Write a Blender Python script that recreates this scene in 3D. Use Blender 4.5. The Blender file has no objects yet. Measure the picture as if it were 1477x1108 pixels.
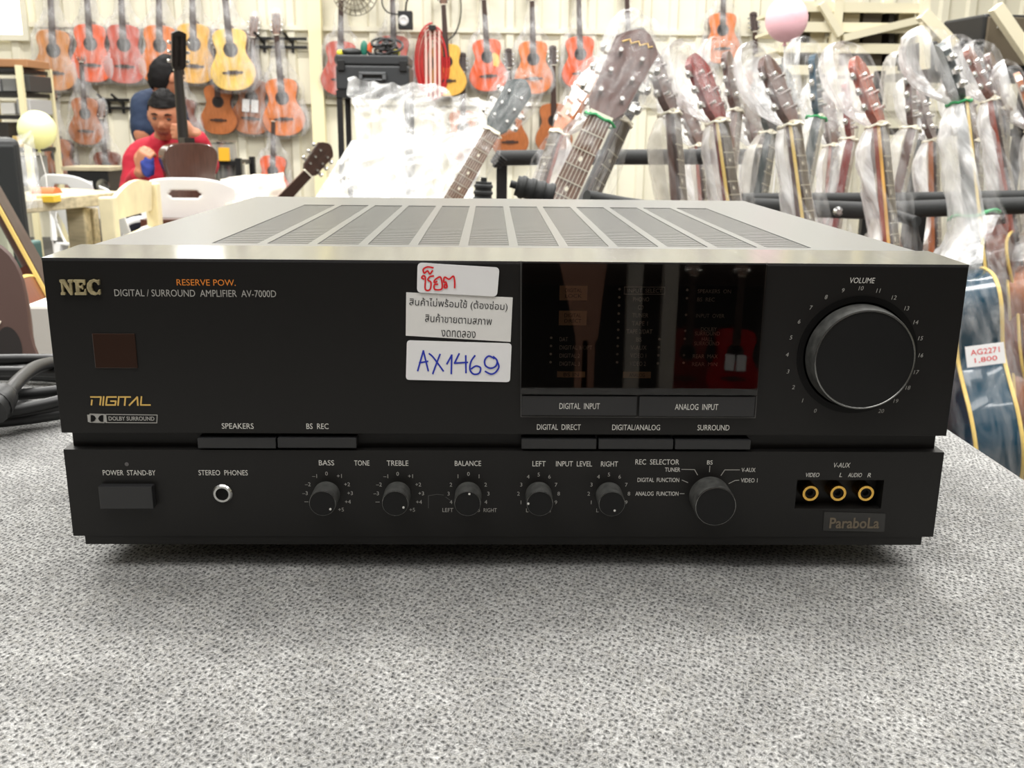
import bpy, bmesh, math, random
from mathutils import Vector, Matrix, noise
PI = math.pi
random.seed(7)
SC = bpy.context.scene
COL = SC.collection
T = 0.80                      # height of the table top above the floor

# ------------------------------------------------------------------ camera
FPX, CXP, CYP = 1389.24, 738.5, 554.0
CAM = Vector((-0.00916, -0.45096, 0.21708 + T))
YAW, PIT, ROLL = 0.02345, 0.2602, 0.01086
def cam_axes():
    cy, sy, cp, sp = math.cos(YAW), math.sin(YAW), math.cos(PIT), math.sin(PIT)
    fw = Vector((sy*cp, cy*cp, -sp)); rt = Vector((cy, -sy, 0)); up = rt.cross(fw)
    r2 = rt*math.cos(ROLL) + up*math.sin(ROLL); u2 = up*math.cos(ROLL) - rt*math.sin(ROLL)
    return r2, u2, fw
RT, UP, FW = cam_axes()
cd = bpy.data.cameras.new('camera'); cam = bpy.data.objects.new('camera', cd); COL.objects.link(cam)
M = Matrix((RT, UP, -FW)).transposed().to_4x4(); M.translation = CAM
cam.matrix_world = M
cd.sensor_fit = 'HORIZONTAL'; cd.sensor_width = 36.0; cd.lens = FPX/1477*36.0; cd.clip_start = 0.02; cd.clip_end = 100
cd.dof.use_dof = True; cd.dof.focus_distance = 0.475; cd.dof.aperture_fstop = 28.0
SC.camera = cam

# ------------------------------------------------------------------ light and exposure
SC.view_settings.view_transform = 'Standard'; SC.view_settings.look = 'None'
SC.view_settings.exposure = 0.0; SC.view_settings.gamma = 1.0; SC.view_settings.use_curve_mapping = False
w = bpy.data.worlds.new('hall_daylight'); SC.world = w; w.use_nodes = True
w.node_tree.nodes['Background'].inputs[0].default_value = (1.0, 0.985, 0.955, 1)
w.node_tree.nodes['Background'].inputs[1].default_value = 0.55
def area(name, loc, sx, sy, energy, rot=(0, 0, 0), col=(1, .985, .95)):
    l = bpy.data.lights.new(name, 'AREA'); l.shape = 'RECTANGLE'; l.size = sx; l.size_y = sy; l.energy = energy; l.color = col
    o = bpy.data.objects.new(name, l); COL.objects.link(o); o.location = loc; o.rotation_euler = rot
    return o
area('ceiling_tube', (0.3, 0.75, 3.6), 2.4, 1.0, 34)
area('ceiling_tube', (-0.5, -0.75, 3.4), 2.4, 1.0, 40)
area('ceiling_tube', (-2.2, 1.6, 3.9), 2.4, 1.0, 165)
area('ceiling_tube', (1.9, 1.0, 3.8), 2.4, 1.0, 112)
area('ceiling_tube', (-2.2, 3.4, 4.2), 2.4, 0.25, 130)
area('ceiling_tube', (1.4, 3.2, 4.2), 2.4, 0.25, 150)
area('ceiling_tube', (-2.5, 6.3, 4.4), 2.4, 0.25, 150)
area('ceiling_tube', (1.5, 6.3, 4.4), 2.4, 0.25, 170)
area('ceiling_tube', (-1.8, -1.8, 4.0), 2.4, 0.25, 26)
area('ceiling_tube', (2.6, -1.2, 4.0), 2.4, 0.25, 22)

# ------------------------------------------------------------------ measuring helpers: photo pixel -> point on a plane of the place
def ray(px, py):
    return FW + RT*((px-CXP)/FPX) - UP*((py-CYP)/FPX)
def F(px, py, y=0.0):                       # on the vertical plane y
    r = ray(px, py); t = (y-CAM.y)/r.y; p = CAM + r*t
    return p.x, p.z - T
def at(px, py, d):                          # at depth d beyond the camera
    r = ray(px, py); return CAM + r*(d/r.y)
def onz(px, py, z):                         # on the horizontal plane z
    r = ray(px, py); return CAM + r*((z-CAM.z)/r.z)
def PXM(d): return FPX/d                    # pixels per metre at depth d

# ------------------------------------------------------------------ mesh helpers
class MB:
    def __init__(s): s.v = []; s.f = []; s.m = []
    def add(s, vs, fs, mi=0):
        b = len(s.v); s.v += [tuple(v) for v in vs]; s.f += [tuple(i+b for i in f) for f in fs]; s.m += [mi]*len(fs)
    def box(s, x0, x1, y0, y1, z0, z1, mi=0, mat=None):
        vs = [Vector((x, y, z)) for x in (x0, x1) for y in (y0, y1) for z in (z0, z1)]
        if mat: vs = [mat @ v for v in vs]
        s.add(vs, [(0,1,3,2),(4,6,7,5),(0,4,5,1),(2,3,7,6),(0,2,6,4),(1,5,7,3)], mi)
    def bar(s, a, b, w, h, mi=0, up=(0,0,1)):      # rectangular bar from a to b
        a, b = Vector(a), Vector(b); z = (b-a); L = z.length; z.normalize(); u = Vector(up)
        if abs(z.dot(u)) > .98: u = Vector((0,1,0))
        x = u.cross(z).normalized(); y = z.cross(x)
        m = Matrix((x, y, z)).transposed().to_4x4(); m.translation = a
        s.box(-w/2, w/2, -h/2, h/2, 0, L, mi, m)
    def prism(s, pts, y0, y1, mi=0, mat=None, mside=None):   # outline in x,z pushed along y
        n = len(pts); vs = [Vector((p[0], y0, p[1])) for p in pts] + [Vector((p[0], y1, p[1])) for p in pts]
        if mat: vs = [mat @ v for v in vs]
        s.add(vs, [tuple(range(n)), tuple(range(2*n-1, n-1, -1))], mi)
        b = len(s.v)-2*n
        for i in range(n):
            j = (i+1) % n; s.f.append((b+i, b+n+i, b+n+j, b+j)); s.m.append(mi if mside is None else mside)
    def tube(s, pts, r, n=10, mi=0, caps=True, closed=False):
        pts = [Vector(p) for p in pts]; k = len(pts); rs = r if hasattr(r, '__len__') else [r]*k
        ref = None; rings = []
        for i in range(k):
            a = pts[(i-1) % k] if (closed or i > 0) else pts[i]; b = pts[(i+1) % k] if (closed or i < k-1) else pts[i]
            t = (b-a)
            if t.length < 1e-9: t = Vector((0,0,1))
            t.normalize()
            if ref is None:
                ref = Vector((0,0,1)) if abs(t.z) < .9 else Vector((1,0,0))
            x = (ref - t*ref.dot(t))
            if x.length < 1e-6: x = t.orthogonal()
            x.normalize(); ref = x; y = t.cross(x)
            rings.append([pts[i] + (x*math.cos(2*PI*j/n) + y*math.sin(2*PI*j/n))*rs[i] for j in range(n)])
        b = len(s.v)
        for rg in rings: s.v += [tuple(v) for v in rg]
        for i in range(k if closed else k-1):
            i2 = (i+1) % k
            for j in range(n):
                j2 = (j+1) % n; s.f.append((b+i*n+j, b+i*n+j2, b+i2*n+j2, b+i2*n+j)); s.m.append(mi)
        if caps and not closed:
            s.f.append(tuple(b+j for j in range(n-1, -1, -1))); s.m.append(mi)
            s.f.append(tuple(b+(k-1)*n+j for j in range(n))); s.m.append(mi)
    def lathe(s, prof, o, axis, n=32, mi=0):        # prof = [(radius, distance along axis)]
        o = Vector(o); z = Vector(axis).normalized(); x = z.orthogonal().normalized(); y = z.cross(x)
        b = len(s.v); k = len(prof)
        for r, h in prof:
            for j in range(n):
                a = 2*PI*j/n; s.v.append(tuple(o + z*h + (x*math.cos(a)+y*math.sin(a))*max(r, 1e-5)))
        for i in range(k-1):
            for j in range(n):
                j2 = (j+1) % n; s.f.append((b+i*n+j, b+i*n+j2, b+(i+1)*n+j2, b+(i+1)*n+j)); s.m.append(mi)
        s.f.append(tuple(b+j for j in range(n-1, -1, -1))); s.m.append(mi)
        s.f.append(tuple(b+(k-1)*n+j for j in range(n))); s.m.append(mi)
    def ball(s, c, r, n=20, m=12, sx=1, sy=1, sz=1, mi=0):
        b = len(s.v)
        for i in range(m+1):
            a = PI*i/m
            for j in range(n):
                t = 2*PI*j/n
                s.v.append((c[0]+r*sx*max(math.sin(a),1e-4)*math.cos(t), c[1]+r*sy*max(math.sin(a),1e-4)*math.sin(t), c[2]+r*sz*math.cos(a)))
        for i in range(m):
            for j in range(n):
                j2 = (j+1) % n; s.f.append((b+i*n+j, b+(i+1)*n+j, b+(i+1)*n+j2, b+i*n+j2)); s.m.append(mi)
    def rings(s, rgs, mi=0, cap=True):              # loft equal-length rings
        b = len(s.v); n = len(rgs[0]); k = len(rgs)
        for rg in rgs: s.v += [tuple(v) for v in rg]
        for i in range(k-1):
            for j in range(n):
                j2 = (j+1) % n; s.f.append((b+i*n+j, b+i*n+j2, b+(i+1)*n+j2, b+(i+1)*n+j)); s.m.append(mi)
        if cap:
            s.f.append(tuple(b+j for j in range(n-1, -1, -1))); s.m.append(mi)
            s.f.append(tuple(b+(k-1)*n+j for j in range(n))); s.m.append(mi)
    def build(s, name, mats, parent=None, smooth=False, bevel=0, seg=2, loc=None, label=None):
        me = bpy.data.meshes.new(name); me.from_pydata(s.v, [], s.f)
        if not isinstance(mats, (list, tuple)): mats = [mats]
        for m in mats: me.materials.append(m)
        if len(mats) > 1: me.polygons.foreach_set('material_index', s.m)
        bm = bmesh.new(); bm.from_mesh(me); bmesh.ops.recalc_face_normals(bm, faces=bm.faces[:]); bm.to_mesh(me); bm.free()
        if smooth:
            me.polygons.foreach_set('use_smooth', [True]*len(me.polygons))
            try: me.set_sharp_from_angle(angle=math.radians(40))
            except Exception: pass
        o = bpy.data.objects.new(name, me); COL.objects.link(o)
        if parent: o.parent = parent
        if loc is not None: o.location = loc
        if bevel:
            b = o.modifiers.new('bevel', 'BEVEL'); b.width = bevel; b.segments = seg; b.limit_method = 'ANGLE'; b.angle_limit = math.radians(50)
        if label: o['label'] = label
        return o
def empty(name, loc, rot=None, mat=None):
    o = bpy.data.objects.new(name, None); COL.objects.link(o); o.empty_display_size = .05
    if mat is not None: o.matrix_world = mat
    else:
        o.location = loc
        if rot: o.rotation_euler = rot
    return o
def tag(o, label, cat, group=None, kind=None):
    o['label'] = label; o['category'] = cat
    if group: o['group'] = group
    if kind: o['kind'] = kind
    return o
def struct(o):
    o['kind'] = 'structure'; return o
def copy_tree(o, parent=None):
    c = o.copy(); COL.objects.link(c)
    if parent: c.parent = parent
    for ch in list(o.children): copy_tree(ch, c)
    return c
def catmull(P, n=8, closed=False):
    P = [Vector(p) for p in P]; out = []; k = len(P)
    for i in range(k if closed else k-1):
        g = lambda j: P[j % k] if closed else P[max(0, min(k-1, j))]
        a, b, c, d = g(i-1), g(i), g(i+1), g(i+2)
        for q in range(n):
            t = q/n
            out.append(.5*((2*b)+(c-a)*t+(2*a-5*b+4*c-d)*t*t+(3*b-a-3*c+d)*t**3))
    if not closed: out.append(P[-1])
    return out

# ------------------------------------------------------------------ materials
MATS = {}
def lin(c):
    return tuple(((x/255)/12.92 if x/255 <= .04045 else ((x/255+.055)/1.055)**2.4) for x in c)
def mat(name, rgb=None, rough=.5, metal=0, spec=.5, lin_rgb=None, coat=0, var=0, vscale=20, bump=0, bscale=200, emit=0, stretch=None, rvar=0, trans=0):
    if name in MATS: return MATS[name]
    m = bpy.data.materials.new(name); m.use_nodes = True; nt = m.node_tree; p = nt.nodes['Principled BSDF']
    c = lin_rgb or lin(rgb)
    p.inputs['Base Color'].default_value = (*c, 1); p.inputs['Roughness'].default_value = rough; p.inputs['Metallic'].default_value = metal
    p.inputs['Specular IOR Level'].default_value = spec; p.inputs['Coat Weight'].default_value = coat; p.inputs['Coat Roughness'].default_value = .05
    if trans: p.inputs['Transmission Weight'].default_value = trans
    if emit:
        p.inputs['Emission Color'].default_value = (*c, 1); p.inputs['Emission Strength'].default_value = emit
    tc = nt.nodes.new('ShaderNodeTexCoord'); src = tc.outputs['Object']
    if stretch:
        mp = nt.nodes.new('ShaderNodeMapping'); mp.inputs['Scale'].default_value = stretch; nt.links.new(src, mp.inputs[0]); src = mp.outputs[0]
    if var or rvar:
        n = nt.nodes.new('ShaderNodeTexNoise'); n.inputs['Scale'].default_value = vscale; n.inputs['Detail'].default_value = 5; nt.links.new(src, n.inputs['Vector'])
        if var:
            r = nt.nodes.new('ShaderNodeMix'); r.data_type = 'RGBA'
            mr = nt.nodes.new('ShaderNodeMapRange'); mr.inputs[1].default_value = .3; mr.inputs[2].default_value = .7
            nt.links.new(n.outputs[0], mr.inputs[0]); nt.links.new(mr.outputs[0], r.inputs[0])
            r.inputs[6].default_value = (*[x*(1-var) for x in c], 1); r.inputs[7].default_value = (*[min(1, x*(1+var)) for x in c], 1)
            nt.links.new(r.outputs[2], p.inputs['Base Color'])
        if rvar:
            mr = nt.nodes.new('ShaderNodeMapRange'); mr.inputs[3].default_value = max(0, rough-rvar); mr.inputs[4].default_value = rough+rvar
            nt.links.new(n.outputs[0], mr.inputs[0]); nt.links.new(mr.outputs[0], p.inputs['Roughness'])
    if bump:
        n2 = nt.nodes.new('ShaderNodeTexNoise'); n2.inputs['Scale'].default_value = bscale; n2.inputs['Detail'].default_value = 3; nt.links.new(src, n2.inputs['Vector'])
        b = nt.nodes.new('ShaderNodeBump'); b.inputs['Strength'].default_value = bump; b.inputs['Distance'].default_value = .002
        nt.links.new(n2.outputs[0], b.inputs['Height']); nt.links.new(b.outputs[0], p.inputs['Normal'])
    MATS[name] = m; return m
def wood(name, rgb, rough=.3, var=.25, coat=.3):
    return mat(name, rgb, rough, var=var, vscale=14, stretch=(9, 9, .8), coat=coat)
def plastic_film(name, lo=.12, hi=.6, tint=(1, 1, 1), scale=16, rough=.16):
    m = bpy.data.materials.new(name); m.use_nodes = True; nt = m.node_tree
    p = nt.nodes['Principled BSDF']; out = nt.nodes['Material Output']
    p.inputs['Base Color'].default_value = (*tint, 1); p.inputs['Roughness'].default_value = rough; p.inputs['Specular IOR Level'].default_value = .8
    tr = nt.nodes.new('ShaderNodeBsdfTransparent'); mx = nt.nodes.new('ShaderNodeMixShader')
    tc = nt.nodes.new('ShaderNodeTexCoord'); mp = nt.nodes.new('ShaderNodeMapping'); mp.inputs['Scale'].default_value = (1, 1, .35)
    n = nt.nodes.new('ShaderNodeTexNoise'); n.inputs['Scale'].default_value = scale; n.inputs['Detail'].default_value = 4; n.inputs['Distortion'].default_value = 1.2
    mr = nt.nodes.new('ShaderNodeMapRange'); mr.inputs[1].default_value = .38; mr.inputs[2].default_value = .66; mr.inputs[3].default_value = lo; mr.inputs[4].default_value = hi
    b = nt.nodes.new('ShaderNodeBump'); b.inputs['Strength'].default_value = .8; b.inputs['Distance'].default_value = .02
    nt.links.new(tc.outputs['Object'], mp.inputs[0]); nt.links.new(mp.outputs[0], n.inputs['Vector'])
    nt.links.new(n.outputs[0], mr.inputs[0]); nt.links.new(n.outputs[0], b.inputs['Height'])
    nt.links.new(b.outputs[0], p.inputs['Normal'])
    nt.links.new(mr.outputs[0], mx.inputs[0]); nt.links.new(tr.outputs[0], mx.inputs[1]); nt.links.new(p.outputs[0], mx.inputs[2])
    nt.links.new(mx.outputs[0], out.inputs[0])
    MATS[name] = m; return m
def smoked_pane(name, tint):
    m = bpy.data.materials.new(name); m.use_nodes = True; nt = m.node_tree; out = nt.nodes['Material Output']
    nt.nodes.remove(nt.nodes['Principled BSDF'])
    tr = nt.nodes.new('ShaderNodeBsdfTransparent'); tr.inputs[0].default_value = (*tint, 1)
    gl = nt.nodes.new('ShaderNodeBsdfGlossy'); gl.inputs['Roughness'].default_value = .015
    fr = nt.nodes.new('ShaderNodeFresnel'); fr.inputs[0].default_value = 1.42
    mx = nt.nodes.new('ShaderNodeMixShader')
    nt.links.new(fr.outputs[0], mx.inputs[0]); nt.links.new(tr.outputs[0], mx.inputs[1]); nt.links.new(gl.outputs[0], mx.inputs[2]); nt.links.new(mx.outputs[0], out.inputs[0])
    MATS[name] = m; return m
def carpet_mat():
    m = bpy.data.materials.new('grey_ribbed_carpet'); m.use_nodes = True; nt = m.node_tree; p = nt.nodes['Principled BSDF']
    p.inputs['Roughness'].default_value = .95; p.inputs['Specular IOR Level'].default_value = .15; p.inputs['Sheen Weight'].default_value = .25
    N = nt.nodes.new; L = nt.links.new
    tc = N('ShaderNodeTexCoord')
    wn = N('ShaderNodeTexNoise'); wn.inputs['Scale'].default_value = 7; wn.inputs['Detail'].default_value = 2; L(tc.outputs['Object'], wn.inputs['Vector'])
    wm = N('ShaderNodeVectorMath'); wm.operation = 'MULTIPLY_ADD'; wm.inputs[1].default_value = (.012, .012, 0); L(wn.outputs[1], wm.inputs[0]); L(tc.outputs['Object'], wm.inputs[2])
    wn2 = N('ShaderNodeTexNoise'); wn2.inputs['Scale'].default_value = 210; wn2.inputs['Detail'].default_value = 2; L(tc.outputs['Object'], wn2.inputs['Vector'])
    wm2 = N('ShaderNodeVectorMath'); wm2.operation = 'MULTIPLY_ADD'; wm2.inputs[1].default_value = (.0024, .0024, 0); L(wn2.outputs[1], wm2.inputs[0]); L(wm.outputs[0], wm2.inputs[2]); wm = wm2
    mp = N('ShaderNodeMapping'); mp.inputs['Rotation'].default_value = (0, 0, math.radians(28)); mp.inputs['Scale'].default_value = (385, 262, 1); L(wm.outputs[0], mp.inputs[0])
    vo = N('ShaderNodeTexVoronoi'); vo.voronoi_dimensions = '2D'; vo.inputs['Scale'].default_value = 1; vo.inputs['Randomness'].default_value = .55; L(mp.outputs[0], vo.inputs['Vector'])
    pit = N('ShaderNodeMapRange'); pit.inputs[1].default_value = .08; pit.inputs[2].default_value = .36; L(vo.outputs['Distance'], pit.inputs[0])
    fib = N('ShaderNodeTexNoise'); fib.inputs['Scale'].default_value = 430; fib.inputs['Detail'].default_value = 4; fib.inputs['Roughness'].default_value = .7; fib.inputs['Distortion'].default_value = 2.5; L(tc.outputs['Object'], fib.inputs['Vector'])
    big = N('ShaderNodeTexNoise'); big.inputs['Scale'].default_value = 26; big.inputs['Detail'].default_value = 4; L(tc.outputs['Object'], big.inputs['Vector'])
    # colour: dark and pale fibres mixed
    cr = N('ShaderNodeValToRGB'); cr.color_ramp.elements[0].position = .33; cr.color_ramp.elements[0].color = (.055, .055, .053, 1)
    cr.color_ramp.elements[1].position = .68; cr.color_ramp.elements[1].color = (.58, .575, .555, 1)
    L(fib.outputs[0], cr.inputs[0])
    mxp = N('ShaderNodeMix'); mxp.data_type = 'RGBA'; mxp.blend_type = 'MULTIPLY'; mxp.inputs[0].default_value = .78
    L(cr.outputs[0], mxp.inputs[6]); L(pit.outputs[0], mxp.inputs[7])
    bgr = N('ShaderNodeMapRange'); bgr.inputs[1].default_value = .3; bgr.inputs[2].default_value = .7; bgr.inputs[3].default_value = .75; bgr.inputs[4].default_value = 1.1; L(big.outputs[0], bgr.inputs[0])
    mx2 = N('ShaderNodeMix'); mx2.data_type = 'RGBA'; mx2.blend_type = 'MULTIPLY'; mx2.inputs[0].default_value = 1
    L(mxp.outputs[2], mx2.inputs[6]); L(bgr.outputs[0], mx2.inputs[7]); L(mx2.outputs[2], p.inputs['Base Color'])
    ad = N('ShaderNodeMath'); ad.operation = 'MULTIPLY_ADD'; ad.inputs[1].default_value = .6; L(fib.outputs[0], ad.inputs[0]); L(pit.outputs[0], ad.inputs[2])
    b = N('ShaderNodeBump'); b.inputs['Strength'].default_value = .8; b.inputs['Distance'].default_value = .0012; L(ad.outputs[0], b.inputs['Height']); L(b.outputs[0], p.inputs['Normal'])
    return m

m_black = mat('black_paint', (27, 26, 25), .42, spec=.3, bump=.03, bscale=3000)
m_black2 = mat('black_button', (38, 38, 39), .38, spec=.5)
m_deep = mat('deep_black', (12, 12, 12), .5, spec=.2)
m_knob = mat('knob_black', (27, 27, 27), .5, spec=.22)
m_knobside = mat('dusty_lit_knob_grip', (66, 66, 64), .6, spec=.4, var=.45, vscale=260)  # grip tinted lighter for the light its top catches, plus mottled dust
m_knobedge = mat('knob_edge_metal', (120, 120, 118), .25, metal=.8)
m_cover = mat('dusty_grey_enamel', (90, 91, 90), .3, spec=.7, bump=.04, bscale=2500)
m_strip = mat('brushed_metal_top_edge', (112, 114, 117), .14, metal=.75, spec=.9, stretch=(40, 1, 1), rvar=.06, vscale=3)
m_vent = mat('vent_grey', (30, 31, 31), .5, spec=.35)
m_ink = mat('white_ink', (222, 220, 214), .6)
m_ink2 = mat('grey_ink', (172, 170, 165), .6)
m_dim = mat('dim_ink', (90, 89, 87), .6)
m_orange = mat('orange_ink', (235, 140, 50), .5)
m_gold = mat('gold_ink', (226, 186, 100), .4)
m_badge = mat('worn_gold_badge', (200, 186, 145), .38, metal=.6, var=.3, vscale=400)
m_brass = mat('gold_plated_metal', (226, 180, 90), .22, metal=1)
m_chrome = mat('chrome', (190, 190, 188), .18, metal=1)
m_label = mat('white_sticker_paper', (248, 247, 247), .55)
m_label2 = mat('printed_paper', (238, 236, 232), .7)
m_red_ink = mat('red_marker', (232, 38, 44), .5)
m_blue_ink = mat('blue_marker', (35, 55, 185), .5)
m_dark_ink = mat('dark_print', (40, 40, 42), .7)
m_tan = mat('tan_legend', (235, 195, 150), .6)
m_legend = mat('pale_legend', (235, 228, 215), .6)
m_rubber = mat('black_rubber', (28, 28, 28), .45, spec=.4)
m_carpet = carpet_mat()
# ------------------------------------------------------------------ table and carpet
tb = empty('table', (-0.42, 0.04, 0)); tag(tb, 'long display table under the grey carpet, carrying the amplifier', 'table')
TX0, TX1, TY0, TY1 = -1.25, 0.335, -0.36, 0.44
def q(x, y): return (x+.42, y-.04)
m = MB(); m.box(q(TX0,0)[0], q(TX1,0)[0], q(0,TY0)[1], q(0,TY1)[1], T-.035, T-.006); m.build('tabletop', wood('plywood', (150, 120, 85)), tb)
for lx in (TX0+.08, TX1-.08):
    for ly in (TY0+.08, TY1-.08):
        m = MB(); a = q(lx, ly); m.box(a[0]-.025, a[0]+.025, a[1]-.025, a[1]+.025, 0, T-.035); m.build('leg', mat('grey_steel', (110, 112, 114), .4, metal=.6), tb)
# carpet: a sheet that rounds over the right and the far edge and hangs down
def fold(u, e, r=.014):     # distance along the cloth -> (position, drop)
    if u <= e: return u, 0.0
    a = (u-e)/r
    if a < PI/2: return e + r*math.sin(a), r*(1-math.cos(a))
    return e + r, r + (u-e-r*PI/2)
us = [TX0 + i*(TX1-TX0)/120 for i in range(121)] + [TX1 + .014*PI/2*i/6 for i in range(1, 7)] + [TX1+.022+.03*i for i in range(1, 6)]
vs_ = [TY0-.022-.03*i for i in range(5, 0, -1)] + [TY0-.014*PI/2*i/6 for i in range(6, 0, -1)] + [TY0 + i*(TY1-TY0)/90 for i in range(91)] + [TY1 + .014*PI/2*i/6 for i in range(1, 7)] + [TY1+.022+.03*i for i in range(1, 6)]
m = MB(); nv = len(vs_)
for u in us:
    for v_ in vs_:
        x, dx = fold(u, TX1); y, dy = fold(v_, TY1) if v_ > 0 else (lambda q_: (-q_[0], q_[1]))(fold(-v_, -TY0))
        z = T - max(dx, dy) + .0012*noise.noise(Vector((u*9, v_*9, 0)))*(1 if max(dx, dy) == 0 else 0) - .0016
        m.v.append((x, y, z))
for i in range(len(us)-1):
    for j in range(nv-1): m.f.append((i*nv+j, (i+1)*nv+j, (i+1)*nv+j+1, i*nv+j+1)); m.m.append(0)
cp = m.build('carpet', m_carpet, smooth=True); tag(cp, 'grey ribbed felt carpet spread over the table under the amplifier', 'carpet')
sd = cp.modifiers.new('thickness', 'SOLIDIFY'); sd.thickness = .004; sd.offset = -1
# loose felt fibres standing out of the carpet near the camera
random.seed(3); m = MB()
for i in range(24000):
    x = random.uniform(-.36, .34); y = random.uniform(-.34, .12) if i % 3 else random.uniform(-.30, -.02)
    if y > -.004 and abs(x) < .225: continue
    a = random.uniform(0, 2*PI); L_ = random.uniform(.003, .010); hgt = random.uniform(.0006, .003); wd = .00007
    d = Vector((math.cos(a), math.sin(a), 0)); n_ = Vector((-d.y, d.x, 0)); bend = random.uniform(-.4, .4)
    p0 = Vector((x, y, T-.001)); p1 = p0 + d*L_*.5 + n_*bend*L_*.3 + Vector((0, 0, hgt)); p2 = p0 + d*L_ + Vector((0, 0, hgt*random.uniform(0, .6)))
    b = len(m.v)
    for p_ in (p0, p1, p2): m.v += [tuple(p_ - n_*wd), tuple(p_ + n_*wd + Vector((0,0,.0001)))]
    m.f += [(b, b+1, b+3, b+2), (b+2, b+3, b+5, b+4)]; m.m += [0, 0]
fz = m.build('felt_fibres', mat('pale_felt_fibre', (168, 166, 160), .9), cp); fz['kind'] = 'stuff'

# ------------------------------------------------------------------ the amplifier
H, Z1, Z2, Z3, ZN, HW, CW, DEP, STRIP = .15755, .06278, .01718, .0125, .06900, .2175, .21368, .40714, .0445
ZN = (F(88.5, 624.5)[1] + F(1365.5, 629)[1])/2
amp = empty('amplifier', (0, 0, T)); tag(amp, 'black stereo surround amplifier with big volume knob on the grey carpet', 'amplifier')
m = MB()
m.box(-HW, HW, 0, STRIP, ZN, H-.0022); upanel = m.build('upper_panel', m_black, amp, bevel=.0003)
m = MB(); m.add([(x_, y_, z_) for x_ in (-HW, HW) for y_, z_ in ((0, H-.0022), (0, H-.0010), (STRIP, H), (STRIP, H-.0022))], [(0,1,2,3),(7,6,5,4),(0,4,5,1),(1,5,6,2),(2,6,7,3),(3,7,4,0)]); m.build('top_edge_strip', m_strip, amp, label='glossy top edge of the front')
m = MB(); m.box(-HW+.0025, HW-.0025, .006, STRIP, Z1, ZN); m.build('button_channel', m_black, amp)
def pr(x0, y0, x1, y1):                      # pixel rectangle -> x0,x1,z0,z1 on the front
    xm, ym = (x0+x1)/2, (y0+y1)/2
    return F(x0, ym)[0], F(x1, ym)[0], F(xm, y1)[1], F(xm, y0)[1]
RX0, RX1, RZ0, RZ1 = pr(1148, 692.5, 1273, 734)
m = MB()
m.box(-HW, RX0, 0, STRIP, Z2, Z1); m.box(RX1, HW, 0, STRIP, Z2, Z1); m.box(RX0, RX1, 0, STRIP, Z2, RZ0); m.box(RX0, RX1, 0, STRIP, RZ1, Z1); m.box(RX0, RX1, .009, STRIP, RZ0, RZ1)
lpanel = m.build('lower_panel', m_black, amp)
m = MB(); m.box(-HW+.0055, HW-.0055, .0005, STRIP, Z3, Z2); m.build('bottom_rail', m_black, amp)
# cover with its vent field
VX = [onz(px, 350.5, T+H).x for px in (300, 369, 442, 513, 586, 660, 730, 799, 871, 945, 1017, 1088, 1157)]
VX = [VX[0] + (VX[-1]-VX[0])*i/12 for i in range(13)]
VY0 = onz(730, 352, T+H).y; VY1 = onz(730, 296.5, T+H).y
m = MB()
zt = H-.0008
m.box(-CW, CW, STRIP, VY0, .016, zt); m.box(-CW, CW, VY1, DEP, .016, zt); m.box(-CW, VX[0], VY0, VY1, .016, zt); m.box(VX[-1], CW, VY0, VY1, .016, zt)
m.box(VX[0], VX[-1], VY0, VY1, .016, zt-.004)
for i in range(1, 12): m.box(VX[i]-.0024, VX[i]+.0024, VY0, VY1, zt-.004, zt)
cover = m.build('cover', m_cover, amp)
for i in range(12):
    m = MB(); a, b = VX[i]+.0024*(i > 0), VX[i+1]-.0024*(i < 11); ns = 52
    for k in range(ns):
        y0 = VY0 + (VY1-VY0)*k/ns; m.box(a, b, y0, y0+(VY1-VY0)/ns*.62, zt-.003, zt-.0004)
    m.build('vent_grille', m_cover, cover)
for fx in (-.16, .16):
    for fy in (.05, .35):
        m = MB(); m.lathe([(.018, 0), (.02, .002), (.02, .0125)], (fx, fy, 0), (0, 0, 1), 24); m.build('foot', m_rubber, amp)

TXT = {}
def text_mesh(s, key='r'):
    if (s, key) in TXT: return TXT[(s, key)]
    c = bpy.data.curves.new('t', 'FONT'); c.body = s
    c.size = 1; c.resolution_u = 3
    if key == 'b': c.offset = .02
    if key == 'i': c.shear = .2
    o = bpy.data.objects.new('t', c); COL.objects.link(o)
    bpy.context.view_layer.update()
    me = bpy.data.meshes.new_from_object(o.evaluated_get(bpy.context.evaluated_depsgraph_get()))
    vs = [tuple(v.co) for v in me.vertices]; fs = [tuple(p.vertices) for p in me.polygons]
    bpy.data.objects.remove(o); bpy.data.meshes.remove(me)
    TXT[(s, key)] = (vs, fs); return vs, fs
def put_text(mb, s, cx, cz, h=None, w=None, y=-.0002, key='r', fit=None, rot=0, capref=True):
    vs, fs = text_mesh(s, key)
    x0 = min(v[0] for v in vs); x1 = max(v[0] for v in vs); y0 = min(v[1] for v in vs); y1 = max(v[1] for v in vs)
    sy = h/(y1-y0) if h else w/(x1-x0); sx = w/(x1-x0) if w else sy
    if not h: sy = sx
    ca, sa = math.cos(rot), math.sin(rot); P = []
    for v in vs:
        a, b = (v[0]-(x0+x1)/2)*sx, (v[1]-(y0+y1)/2)*sy
        P.append((cx+a*ca-b*sa, y, cz+a*sa+b*ca))
    mb.add(P, fs)
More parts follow.
